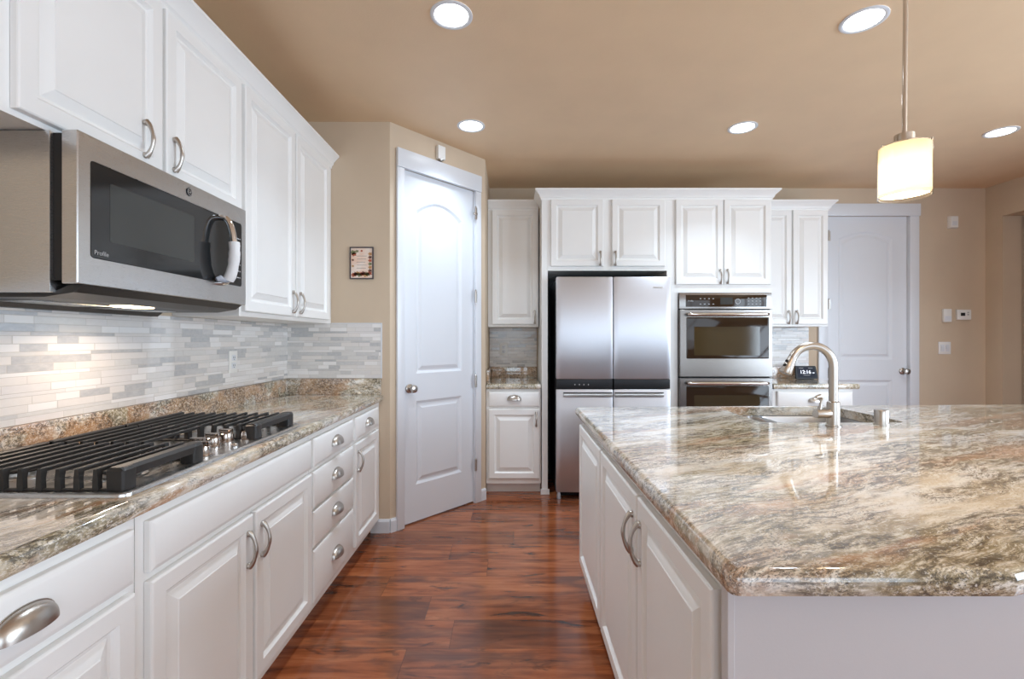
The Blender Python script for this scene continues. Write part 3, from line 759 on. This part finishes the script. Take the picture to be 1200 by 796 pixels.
# white alarm contact box over the pantry door casing
sx = 0.415
sn = thing('door_sensor', 'small white sensor box above the pantry door casing', 'sensor', (DX0+sx*math.cos(TH), DY0+sx*math.sin(TH), 2.570), TH)
b = B(); box(b, -0.034, 0.034, -0.034, 0, 0.012, 0.108, 0.006); obj('case', b, M_WHITE, sn, 30)
b = B(); lathe(b, [(0.020,0.012),(0.018,0.004),(0.008,-0.003)], 16, (0.0,-0.018,0)); obj('lens', b, M_NICKEL, sn, 40)

# ------------------------------------------------------------------ back run
BF = 3.873                                      # face frame plane of base and tall units
def bx_(px): return (px-599.5)/142.5
# small base unit
X0, X1 = -0.210, 0.2405
base_cab('cream base cabinet with cup-pull drawer between pantry and refrigerator', (X0, BF, 0), 0, X1-X0, YB-BF-0.002,
         [('drawer',0.022,0.440,0.725,0.850,('cup',0.231,0.792)), ('door',0.022,0.440,0.135,0.705,('pull',0.412,0.625))])
c2 = thing('countertop', 'small granite counter with upstand left of the refrigerator', 'countertop', (X0, BF, 0.87))
b = B(); slab(b, [(0.001,-0.030),(0.4495,-0.030),(0.4495,YB-BF-0.002),(0.001,YB-BF-0.002)], 0, 0.044, (), 0.012); obj('slab', b, M_GRAN_L, c2, 40)
b = B(); box(b, 0.020, 0.4495, YB-BF-0.022, YB-BF-0.002, 0.0445, 0.150, 0.002); obj('upstand', b, M_GRAN_UP, c2, 30)
b = B(); box(b, 0.001, 0.0195, 0.03, YB-BF-0.002, 0.0445, 0.150, 0.002); obj('upstand', b, M_GRAN_UP, c2, 30)
b = B(); box(b, X0+0.001, X1-0.001, YB-0.009, YB-0.0005, 1.0205, 1.389); tag(obj('tile_backsplash', b, M_TILE_X, None, 0), 'shaded mosaic tile panel left of the refrigerator', 'backsplash')
outlet('white outlet in the tile left of the refrigerator', (-0.075, YB-0.0095, 1.185), 0)
UF = 4.175
wall_cab('narrow cream wall cabinet with one door left of the refrigerator', (X0, UF, 0), 0, X1-X0, YB-UF-0.002, 1.390, 2.440,
         [('door',0.036,0.440,1.412,2.425,('pull',0.415,1.475))])
crown('short cream crown molding above the narrow cabinet left of refrigerator', [(X0+0.001, UF), (X1, UF)], 2.508)
# tall refrigerator surround
fs = thing('refrigerator_cabinet', 'cream tall surround with two doors above the refrigerator', 'cabinet', (0, BF, 0))
b = B(); FD = YB-BF-0.002
box(b, 0.2495, 0.298, 0, FD, 0, 2.44); box(b, 0.2985, 1.2805, 0, FD, 1.846, 2.44); box(b, 1.281, 1.326, 0, FD, 0, 2.44)
obj('carcass', b, M_CAB, fs, 0)
b = B(); box(b, 0.2395, 0.312, -0.006, -0.0005, 0, 0.045, 0.001); obj('foot_block', b, M_CAB, fs, 0)
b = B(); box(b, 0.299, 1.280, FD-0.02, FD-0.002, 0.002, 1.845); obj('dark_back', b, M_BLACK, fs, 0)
fronts(fs, [('door',0.323,0.755,1.880,2.428,('pull',0.728,1.943)), ('door',0.825,1.262,1.880,2.428,('pull',0.852,1.943))])
# oven cabinet
oc = thing('oven_cabinet', 'cream tall cabinet with two doors above the double oven', 'cabinet', (0, BF, 0))
b = B(); OX0, OX1, OZ0, OZ1 = 1.372, 2.136, 0.352, 1.664
box(b, 1.3265, OX0, 0, FD, 0.09, 2.44); box(b, OX1, 2.144, 0, FD, 0.09, 2.44); box(b, OX0, OX1, 0, FD, OZ1, 2.44); box(b, OX0, OX1, 0, FD, 0.09, OZ0)
box(b, 1.3265, 2.144, 0.075, 0.09, 0, 0.09)
obj('carcass', b, M_CAB, oc, 0)
fronts(oc, [('door',1.350,1.738,1.730,2.428,('pull',1.713,1.795)), ('door',1.746,2.130,1.730,2.428,('pull',1.771,1.795)), ('drawer',1.350,2.130,0.12,0.335,('cup',1.74,0.235))])
crown('cream crown molding wrapping the tall refrigerator and oven cabinets', [(0.2495, UF-0.06), (0.2495, BF), (2.144, BF), (2.144, UF-0.06)], 2.512)
# fridge
fg = thing('refrigerator', 'stainless four-door refrigerator with black band between upper and lower doors', 'refrigerator', (0.358, 3.75, 0))
FWd = 0.912
b = B(); box(b, 0.006, FWd-0.006, 0.075, 0.66, 0.03, 1.770, 0.004); obj('body', b, mat('fridge_side', (0.035,0.035,0.038), 0.35), fg, 30)
def bowed(b, x0, x1, z0, z1, T=0.068, bow=0.003):
    """door with a slightly bowed front and soft edges"""
    n = 12; loops = []
    def row(y0, dz, ins):
        f = [(x0+ins+(x1-x0-2*ins)*k/n, y0-bow*(1-(2*k/n-1)**2) if ins >= 0 else y0) for k in range(n+1)]
        return f
    prof = [(z0, 0.006), (z0+0.006, 0.0), (z1-0.006, 0.0), (z1, 0.006)]
    L = []
    for z, ins in prof:
        f = [(x0+ins, T, z), (x0+ins, 0.008, z)]
        for k in range(n+1):
            u = k/n; x = x0+ins+0.004+(x1-x0-2*ins-0.008)*u
            f.append((x, 0.0+ins*0.6-bow*(1-(2*u-1)**2)+0.006, z))
        f += [(x1-ins, 0.008, z), (x1-ins, T, z)]
        L.append(f)
    loft(b, L, True, True, True)
mid = FWd/2
for x0, x1 in ((0, mid-0.004), (mid+0.004, FWd)):
    b = B(); bowed(b, x0, x1, 0.960, 1.780); obj('upper_door', b, M_FRIDGE, fg, 40)
    b = B(); box(b, x0+0.002, x1-0.002, 0.004, 0.06, 0.884, 0.9585, 0.002); st = obj('control_band', b, M_DARK, fg, 30)
    if x0 == 0:
        b = B()
        for k in range(4): box(b, 0.145+k*0.036, 0.152+k*0.036, 0.0032, 0.0038, 0.912, 0.922)
        obj('touch_icons', b, M_PRINT, st, 0)
    b = B(); bowed(b, x0, x1, 0.055, 0.878)
    ld = obj('lower_door', b, M_FRIDGE, fg, 40)
    hx0, hx1 = (0.055, x1-0.006) if x0 == 0 else (x0+0.006, FWd-0.055)
    b = B(); box(b, hx0, hx1, -0.012, 0.001, 0.818, 0.846, 0.004); obj('bar_handle', b, M_STEEL, ld, 30)
    b = B(); box(b, hx0, hx1, -0.0045, 0.001, 0.8465, 0.856); obj('recess_shade', b, M_BLACK, ld, 0)  # black strip on the door face for the shade in the handle pocket
b = B(); box(b, 0.775, 0.850, -0.0005, 0.0015, 1.694, 1.700, 0.0005); obj('name_badge', b, M_NICKEL, fg, 0)
for xx in (0.06, FWd-0.06):
    b = B(); lathe(b, [(0.02,0),(0.02,0.02),(0.012,0.022),(0.012,0.056)], 14, (xx, 0.12, 0)); obj('levelling_foot', b, M_NICKEL, fg, 40)
b = B(); box(b, 0.02, FWd-0.02, 0.085, 0.10, 0.006, 0.052); obj('kick_grille', b, M_DARK, fg, 0)
for xx in (0.0, ):
    b = B(); lathe(b, [(0.017,0.0),(0.017,0.02),(0.01,0.054)], 14, (0.022, 0.03, 0)); obj('front_foot', b, M_FRIDGE, fg, 40)
# double oven
ov = thing('double_oven', 'stainless double wall oven with dark glass doors', 'oven', (1.3755, BF-0.010, 0))
OW = 0.757
b = B(); box(b, 0.004, OW-0.004, 0.0115, 0.55, 0.358, 1.655); obj('chassis', b, M_GAP, ov, 0)
b = B(); box(b, 0, OW, -0.016, 0.009, 1.530, 1.660, 0.003); cp = obj('control_panel', b, M_OVENSTEEL, ov, 30)
b = B(); box(b, 0.052, OW-0.042, -0.0185, -0.0165, 1.546, 1.644, 0.001); obj('control_glass', b, M_OVENGLASS, cp, 30)
b = B(); box(b, 0.335, 0.435, -0.0192, -0.0187, 1.566, 1.622); obj('display', b, M_MWSCREEN, cp, 0)
b = B()
for r in range(3):
    for c in range(4):
        b = B(); box(b, 0.56+c*0.032, 0.572+c*0.032, -0.0192, -0.0187, 1.566+r*0.025, 1.5705+r*0.025); obj('button', b, M_PRINT, cp, 0)
for c in range(4):
    for z in (1.566, 1.610):
        b = B(); box(b, 0.165+c*0.035, 0.178+c*0.035, -0.0192, -0.0187, z, z+0.005); obj('button', b, M_PRINT, cp, 0)
b = B(); lathe(b, [(0.022,-0.0187),(0.022,-0.0192),(0.018,-0.0192),(0.018,-0.0187)], 20, (0.478, 0, 1.590), 'Y', False)
obj('dial_ring', b, M_PRINT, cp, 0)
text_mesh('logo_text', 'Profile', 0.016, M_PRINT, cp, (0.092, -0.0189, 1.594), (R(90),0,0))
def oven_door(z0, z1):
    b = B(); g = (0.052, OW-0.030, z0+0.148, z1-0.062)
    outer = lambda d, y: [(p[0], y, p[1]) for p in round_poly([(d,z0+d),(OW-d,z0+d),(OW-d,z1-d),(d,z1-d)], 0.004, 3)]
    def inner(d, y):
        L = round_poly([(g[0]+d,g[2]+d),(g[1]-d,g[2]+d),(g[1]-d,g[3]-d),(g[0]+d,g[3]-d)], 0.010, 3); return [(p[0], y, p[1]) for p in L]
    loft(b, [outer(0, 0.009), outer(0, -0.026), outer(0.003, -0.030), inner(0, -0.030), inner(0, -0.027)], True, True, True)
    d = obj('oven_door', b, M_OVENSTEEL, ov, 30)
    b = B(); loft(b, [inner(0.0005, -0.0272), inner(0.0005, -0.0305), inner(0.003, -0.0312)], True, True, True); obj('door_glass', b, M_OVENGLASS, d, 30)
    b = B(); box(b, 0.115, OW-0.105, -0.0317, -0.0313, z0+0.175, z1-0.140, 0.0001); obj('inner_window', b, M_OVENINNER, d, 0)
    zh = z1-0.040; b = B()
    tube(b, [(0.055,-0.062,zh),(0.065,-0.068,zh)]+[(0.08+0.0457*k,-0.070-0.006*math.sin(PI*k/13),zh) for k in range(14)]+[(OW-0.065,-0.068,zh),(OW-0.050,-0.062,zh)], [0.011]+[0.0145]*16+[0.011], 14)
    for xx in (0.085, OW-0.085): tube(b, [(xx,-0.028,zh),(xx,-0.066,zh)], 0.009, 10)
    obj('handle', b, M_CHROME, d, 50)
oven_door(0.973, 1.522); oven_door(0.412, 0.963)
b = B(); box(b, 0, OW, -0.012, 0.009, 0.358, 0.405, 0.003)
obj('bottom_vent', b, M_OVENSTEEL, ov, 30)

# right small units
X2, X3 = 2.146, 2.815
wall_cab('cream two-door wall cabinet right of the double oven', (X2, UF, 0), 0, X3-X2, YB-UF-0.002, 1.395, 2.440,
         [('door',0.012,0.334,1.412,2.425,('pull',0.305,1.475)), ('door',0.348,0.657,1.412,2.425,('pull',0.377,1.475))])
crown('short cream crown molding on the cabinet beside the back door', [(X2, UF), (X3, UF), (X3, YB-0.03)], 2.508)
base_cab('cream base cabinet with drawer under the smart display', (X2, BF, 0), 0, X3-X2, YB-BF-0.002,
         [('drawer',0.040,0.655,0.700,0.850,('cup',0.345,0.775)), ('door',0.040,0.340,0.135,0.680,('pull',0.31,0.60)), ('door',0.352,0.655,0.135,0.680,('pull',0.382,0.60))])
c3 = thing('countertop', 'short granite counter end with smart display right of the oven', 'countertop', (X2, BF, 0.87))
b = B(); slab(b, round_poly([(0.001,-0.030),(0.712,-0.030),(0.712,YB-BF-0.03),(0.001,YB-BF-0.03)][:4], [0,0.015,0,0], 3), 0, 0.044, (), 0.012); obj('slab', b, M_GRAN_L, c3, 40)
b = B(); box(b, 0.001, 0.66, YB-BF-0.050, YB-BF-0.0305, 0.0445, 0.150, 0.002); obj('upstand', b, M_GRAN_UP, c3, 30)
b = B(); box(b, X2+0.001, 2.825, YB-0.009, YB-0.0005, 1.0205, 1.394); tag(obj('tile_backsplash', b, M_TILE_X, None, 0), 'mosaic tile panel behind the smart display', 'backsplash')
# smart display
sd = thing('smart_display', 'black smart display clock showing 12:16 on the far counter', 'display', (2.690, 4.27, 0.9145), 0)
b = B(); w_, h_ = 0.196, 0.122
lp = lambda s, y0, z: [(p[0], y0, p[1]) for p in round_poly([(-s*w_/2-0.012*(1-0),0.004),(s*w_/2+0.012,0.004),(s*w_/2-0.004,h_),(-s*w_/2+0.004,h_)], 0.010, 4)]
tilt = lambda L, dy: [(x, dy+z*0.22, z) for x, y, z in L]
base_l = [(p[0], 0, p[1]) for p in round_poly([(-0.104,0.003),(0.104,0.003),(0.094,h_),(-0.094,h_)], 0.010, 4)]
loft(b, [tilt([(x*0.97, y, z*0.97+0.002) for x,y,z in base_l], -0.002), tilt(base_l, 0.002), tilt(base_l, 0.010), tilt([(x*0.9,y,z*0.9) for x,y,z in base_l], 0.020)], True, True, True)
obj('bezel', b, M_DARK, sd, 40)
b = B(); prism(b, [(-0.075,0.02),(0.075,0.02),(0.05,0.075),(-0.05,0.075)], 0.0, 0.018); obj('foot', b, M_DARK, sd, 30)
TA = math.atan(0.22)
b = B(); loft(b, [[(x, -0.0028+z*0.22, z) for x, z in ((-0.083,0.018),(0.083,0.018),(0.078,h_-0.014),(-0.078,h_-0.014))], [(x, -0.0034+z*0.22, z) for x, z in ((-0.083,0.018),(0.083,0.018),(0.078,h_-0.014),(-0.078,h_-0.014))]], True, True, True)
sc = obj('screen', b, M_SCREEN, sd, 0)
zt_ = 0.066; text_mesh('clock_digits', '12:16', 0.046, M_DIGITS, sc, (-0.010, -0.0042+zt_*0.22, zt_), (R(90)-TA, 0, 0))
text_mesh('clock_suffix', 'AM', 0.014, M_DIGITS, sc, (0.062, -0.0042+0.058*0.22, 0.058), (R(90)-TA, 0, 0))
b = B()
for x0,x1,z in ((-0.03,0.03,0.036),(-0.065,-0.025,0.100),(0.02,0.06,0.100)): box(b, x0, x1, -0.0046+z*0.22, -0.004+z*0.22, z, z+0.0035)
obj('status_line', b, M_PRINT, sc, 0)

# wall devices on the back wall
def wx(px): return (px-599.5)/123.0
def wz(py): return CAM_H+(398-py)/123.0
d_ = thing('motion_sensor', 'small white sensor box high on the wall right of the back door', 'sensor', (wx(1115), YB, wz(261)))
b = B(); loft(b, [[(s*wd, y, zz) for s, zz in ((-1,-h2),(1,-h2),(1,h2),(-1,h2))] for wd, h2, y in ((0.040,0.058,-0.0005),(0.040,0.058,-0.018),(0.034,0.052,-0.034))], True, True, True); obj('case', b, M_WHITE, d_, 20)
b = B(); box(b, -0.022, 0.022, -0.037, -0.0345, -0.035, 0.005, 0.001); obj('lens', b, M_TRIM, d_, 0)
d_ = thing('alarm_keypad', 'tall white box left of the thermostat', 'keypad', (wx(1108), YB, wz(370)))
b = B(); box(b, -0.038, 0.038, -0.026, -0.0005, -0.062, 0.062, 0.005); obj('case', b, M_WHITE, d_, 30)
b = B(); box(b, -0.030, 0.030, -0.0275, -0.0265, -0.05, -0.006, 0.0004); obj('flap', b, M_TRIM, d_, 0)
d_ = thing('thermostat', 'white thermostat with small dark screen', 'thermostat', (wx(1127.5), YB, wz(369)))
b = B(); box(b, -0.066, 0.066, -0.024, -0.0005, -0.048, 0.048, 0.006); obj('case', b, M_WHITE, d_, 30)
b = B(); box(b, -0.036, 0.006, -0.0255, -0.0245, -0.012, 0.018); obj('screen', b, M_DARK, d_, 0)
for q in (-0.006, 0.014):
    b = B(); box(b, 0.026, 0.042, -0.0262, -0.0245, q, q+0.012, 0.0005); obj('button', b, M_PRINT, d_, 0)
outlet('white double rocker light switch below the thermostat', (wx(1106.5), YB-0.0005, wz(408)), 0, 2, 0.118, 0.118)

# ------------------------------------------------------------------ island
IX = 0.372                                         # face frame; doors to 0.352
def IB(y1, y0, label, items): return base_cab(label, (IX, y1, 0), -PI/2, y1-y0, 0.58, items, 0.09, 0.868)
Za, Zb = 0.125, 0.838
IB(2.455, 1.868, 'white island cabinet with one plain door facing the cooktop at the far end', [('door',0.018,0.580,Za,Zb,None)])
IB(1.866, 0.818, 'white island cabinet with a pair of handled doors facing the cooktop', [('door',0.010,0.538,Za,Zb,('pull',0.505,0.720)), ('door',0.552,1.040,Za,Zb,('pull',0.585,0.720))])
ip = thing('kitchen_island', 'pale plain end panel and seating side of the island nearest the camera', 'island', (0, 0, 0))
b = B(); box(b, 0.366, 0.955, 0.790, 0.8105, 0.0, 0.869, 0.001, 1); 
box(b, 0.362, 0.374, 0.786, 0.8105, 0.0, 0.869, 0.001, 1)
pnl = loft(b, [[(x, y, z) for x, y in ((0.9555,0.790),(1.50,0.995),(1.50,1.015),(0.9555,0.8105))] for z in (0, 0.869)], True, True, True)
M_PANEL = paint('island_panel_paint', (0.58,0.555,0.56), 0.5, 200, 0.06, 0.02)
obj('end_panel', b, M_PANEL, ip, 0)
b = B(); box(b, 1.502, 2.75, 1.22, 1.24, 0, 0.869); box(b, 2.73, 2.75, 1.24, 2.56, 0, 0.869); box(b, 1.05, 2.73, 2.547, 2.560, 0.09, 0.869); box(b, 1.05, 2.73, 2.47, 2.485, 0, 0.09)
box(b, 1.502, 1.52, 1.02, 1.22, 0, 0.869)
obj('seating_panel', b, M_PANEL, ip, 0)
ic = thing('island_countertop', 'large polished cream and brown granite island countertop', 'countertop', (0, 0, 0.87))
outer = round_poly([(0.342,0.735),(0.792,0.735),(1.60,0.985),(3.00,1.05),(3.08,2.655),(0.342,2.534)], [0.022,0.015,0.3,0.05,0.05,0.03], 6)
SX0, SX1, SY0, SY1 = 1.10, 1.735, 2.055, 2.525
hole = round_poly([(SX0,SY0),(SX1,SY0),(SX1,SY1),(SX0,SY1)], 0.05, 6)
b = B(); slab(b, outer, 0, 0.044, [list(reversed(hole))], 0.013); obj('slab', b, M_GRAN, ic, 40)
# sink
sk = thing('sink', 'undermount stainless double-bowl sink set in the island', 'sink', (0, 0, 0.869))
def bowl(x0, x1, y0, y1, d):
    b = B(); L = lambda i, z, r: [(x, y, z) for x, y in round_poly([(x0+i,y0+i),(x1-i,y0+i),(x1-i,y1-i),(x0+i,y1-i)], max(r, 0.01), 5)]
    loft(b, [L(-0.012,0,0.05), L(0,0,0.05), L(0.006,-0.01,0.05), L(0.014,-d+0.03,0.05), L(0.045,-d,0.05), L(0.12,-d-0.004,0.03)], True, False, True)
    o = obj('bowl', b, M_SINK, sk, 40, recalc=False)
    b = B(); lathe(b, [(0.042,0.001),(0.040,0.004),(0.030,0.002),(0.028,-0.002)], 20, ((x0+x1)/2,(y0+y1)/2,-d-0.003)); obj('drain', b, M_CHROME, o, 40)
bowl(SX0-0.01, 1.288, SY0-0.01, SY1+0.008, 0.17); bowl(1.318, SX1+0.01, SY0-0.01, SY1+0.008, 0.20)
b = B(); box(b, 1.2995, 1.3065, SY0+0.01, SY1-0.01, -0.05, -0.001, 0.001)
obj('divider', b, M_SINK, sk, 30)
# faucet
fx, fy = 1.354, 1.975
fc = thing('faucet', 'brushed nickel pull-down gooseneck faucet behind the island sink', 'faucet', (fx, fy, 0.9145))
b = B(); lathe(b, [(0.029,0),(0.029,0.004),(0.0245,0.006),(0.0245,0.085),(0.0235,0.100),(0.018,0.104)], 28); obj('base', b, M_NICKEL, fc, 40)
pts = [(0,0,0.10),(0,0,0.16),(0,0,0.22)]; Rr = 0.083; zc = 0.254; pts.append((0,0,zc))
for k in range(1, 15):
    a = PI*0.86*k/14; pts.append((-Rr+Rr*math.cos(a), 0.02*k/14, zc+Rr*1.0*math.sin(a)))
lx, ly, lz = pts[-1]; dx_ = -0.32; 
b = B(); tube(b, pts, 0.0172, 16); obj('spout', b, M_NICKEL, fc, 50)
sa = Vector((lx, ly, lz)); sdir = Vector((-0.42, 0.03, -0.90)).normalized()
b = B(); tube(b, [sa+sdir*q for q in (0.001, 0.007, 0.015, 0.043, 0.072, 0.077)], [0.0175, 0.0178, 0.0182, 0.0215, 0.026, 0.0235], 18); sp_ = obj('spray_head', b, M_NICKEL, fc, 40)
n_ = Vector((-0.93, -0.35, 0.25)).normalized()
b = B()
for q in (0.024, 0.044):
    c_ = sa+sdir*q; tube(b, [c_+n_*0.014, c_+n_*0.0245], [0.010 if q > 0.03 else 0.006, 0.006], 12)
obj('spray_button', b, M_DARK, sp_, 40)
b = B(); tube(b, [(-0.022,-0.004,0.053),(-0.076,-0.012,0.053),(-0.084,-0.0135,0.053)], [0.0195,0.0195,0.017], 16); hd = obj('valve', b, M_NICKEL, fc, 40)
b = B(); tube(b, [(-0.062,-0.010,0.070),(-0.056,-0.008,0.105),(-0.053,-0.008,0.118),(-0.064,-0.012,0.127),(-0.086,-0.018,0.123)], [0.006,0.0055,0.008,0.0095,0.006], 10); obj('lever', b, M_NICKEL, hd, 50)
ag = thing('air_gap', 'short brushed nickel cylinder cap beside the faucet', 'cap', (1.580, 2.005, 0.9145))
b = B(); lathe(b, [(0.0285,0),(0.0285,0.006),(0.0245,0.0065),(0.0245,0.010)], 24); obj('collar', b, M_NICKEL, ag, 40)
b = B(); lathe(b, [(0.0255,0.0105),(0.0265,0.058),(0.0245,0.063),(0.012,0.0635)], 24); obj('cap', b, M_NICKEL, ag, 40)

# ------------------------------------------------------------------ ceiling lights
def can(label, x, y, first=None):
    p = thing('recessed_light', label, 'light', (x, y, CEIL), 0, 'recessed ceiling lights')
    b = B(); lathe(b, [(0.094,-0.0005),(0.094,-0.004),(0.086,-0.007),(0.078,-0.006),(0.074,-0.0025)], 40, cap=False); obj('trim_ring', b, M_TRIM, p, 40)
    b = B(); lathe(b, [(0.0755,-0.0008),(0.0755,-0.0022),(0.05,-0.003),(0.01,-0.0032)], 40); obj('lens', b, M_LENS, p, 40)
    return p
CANS = [(-0.267, 2.085, 'round recessed ceiling light over the aisle, above the drawer bank'),
        (-0.273, 3.165, 'round recessed ceiling light just in front of the pantry door'),
        (1.570, 3.190, 'round recessed ceiling light in front of the double oven'),
        (1.587, 2.115, 'round recessed ceiling light over the island behind the pendant'),
        (3.395, 3.257, 'round recessed ceiling light near the back door and thermostat wall')]
c0 = can(CANS[0][2], CANS[0][0], CANS[0][1])
for x, y, l in CANS[1:]: dup(c0, (x, y, CEIL), l)
for x, y, l in CANS: area_light('can_lamp', (x, y, CEIL-0.009), (0,0,0), 0.14, 0.14, CAN_W, (0.70, 0.85, 1.0), 'DISK', 110)
# pendant
px_, py_ = 1.105, 1.32
pd = thing('pendant_light', 'glass pendant light hanging from a thin rod over the island', 'light', (px_, py_, 1.678))
b = B(); ztop = CEIL-1.678
lathe(b, [(0.062,ztop-0.0005),(0.062,ztop-0.012),(0.050,ztop-0.022),(0.010,ztop-0.026)], 28); obj('canopy', b, M_CHROME, pd, 40)
b = B(); tube(b, [(0.004,0,ztop-0.024),(0.003,0,0.5),(0.001,0,0.36),(0,0,0.175)], 0.006, 12); obj('rod', b, M_CHROME, pd, 50)
b = B(); lathe(b, [(0.008,0.180),(0.024,0.176),(0.024,0.150),(0.052,0.147),(0.052,0.141),(0.010,0.140)], 28)
for k in range(6):
    a = 2*PI*k/6; tube(b, [(0.050*math.cos(a),0.050*math.sin(a),0.144),(0.0635*math.cos(a),0.0635*math.sin(a),0.144)], 0.004, 8)
obj('cap', b, M_CHROME, pd, 40)
b = B(); lathe(b, [(0.0585,0.011),(0.0592,0.011),(0.0592,0.141),(0.0585,0.141)], 36, cap=False); bm_ = b
L_ = None
obj('frosted_shade', b, M_SHADE, pd, 40)
b = B(); lathe(b, [(0.0596,0.0),(0.0612,0.0),(0.0612,0.142),(0.0596,0.142),(0.0596,0.0)], 36, cap=False); obj('clear_shade', b, M_CLEAR, pd, 40)
b = B(); lathe(b, [(0.012,0.139),(0.013,0.118),(0.012,0.105)], 16); obj('lamp_holder', b, M_WHITE, pd, 40)
b = B(); lathe(b, [(0.010,0.1045),(0.018,0.092),(0.019,0.082),(0.014,0.070),(0.004,0.065)], 18); obj('bulb', b, M_BULB, pd, 50)
pl = bpy.data.lights.new('pendant_lamp', 'POINT'); pl.energy = PEND_W; pl.color = (1.0, 0.80, 0.55); pl.shadow_soft_size = 0.02
po = link(bpy.data.objects.new('pendant_lamp', pl)); po.location = (px_, py_, 1.678+0.045)
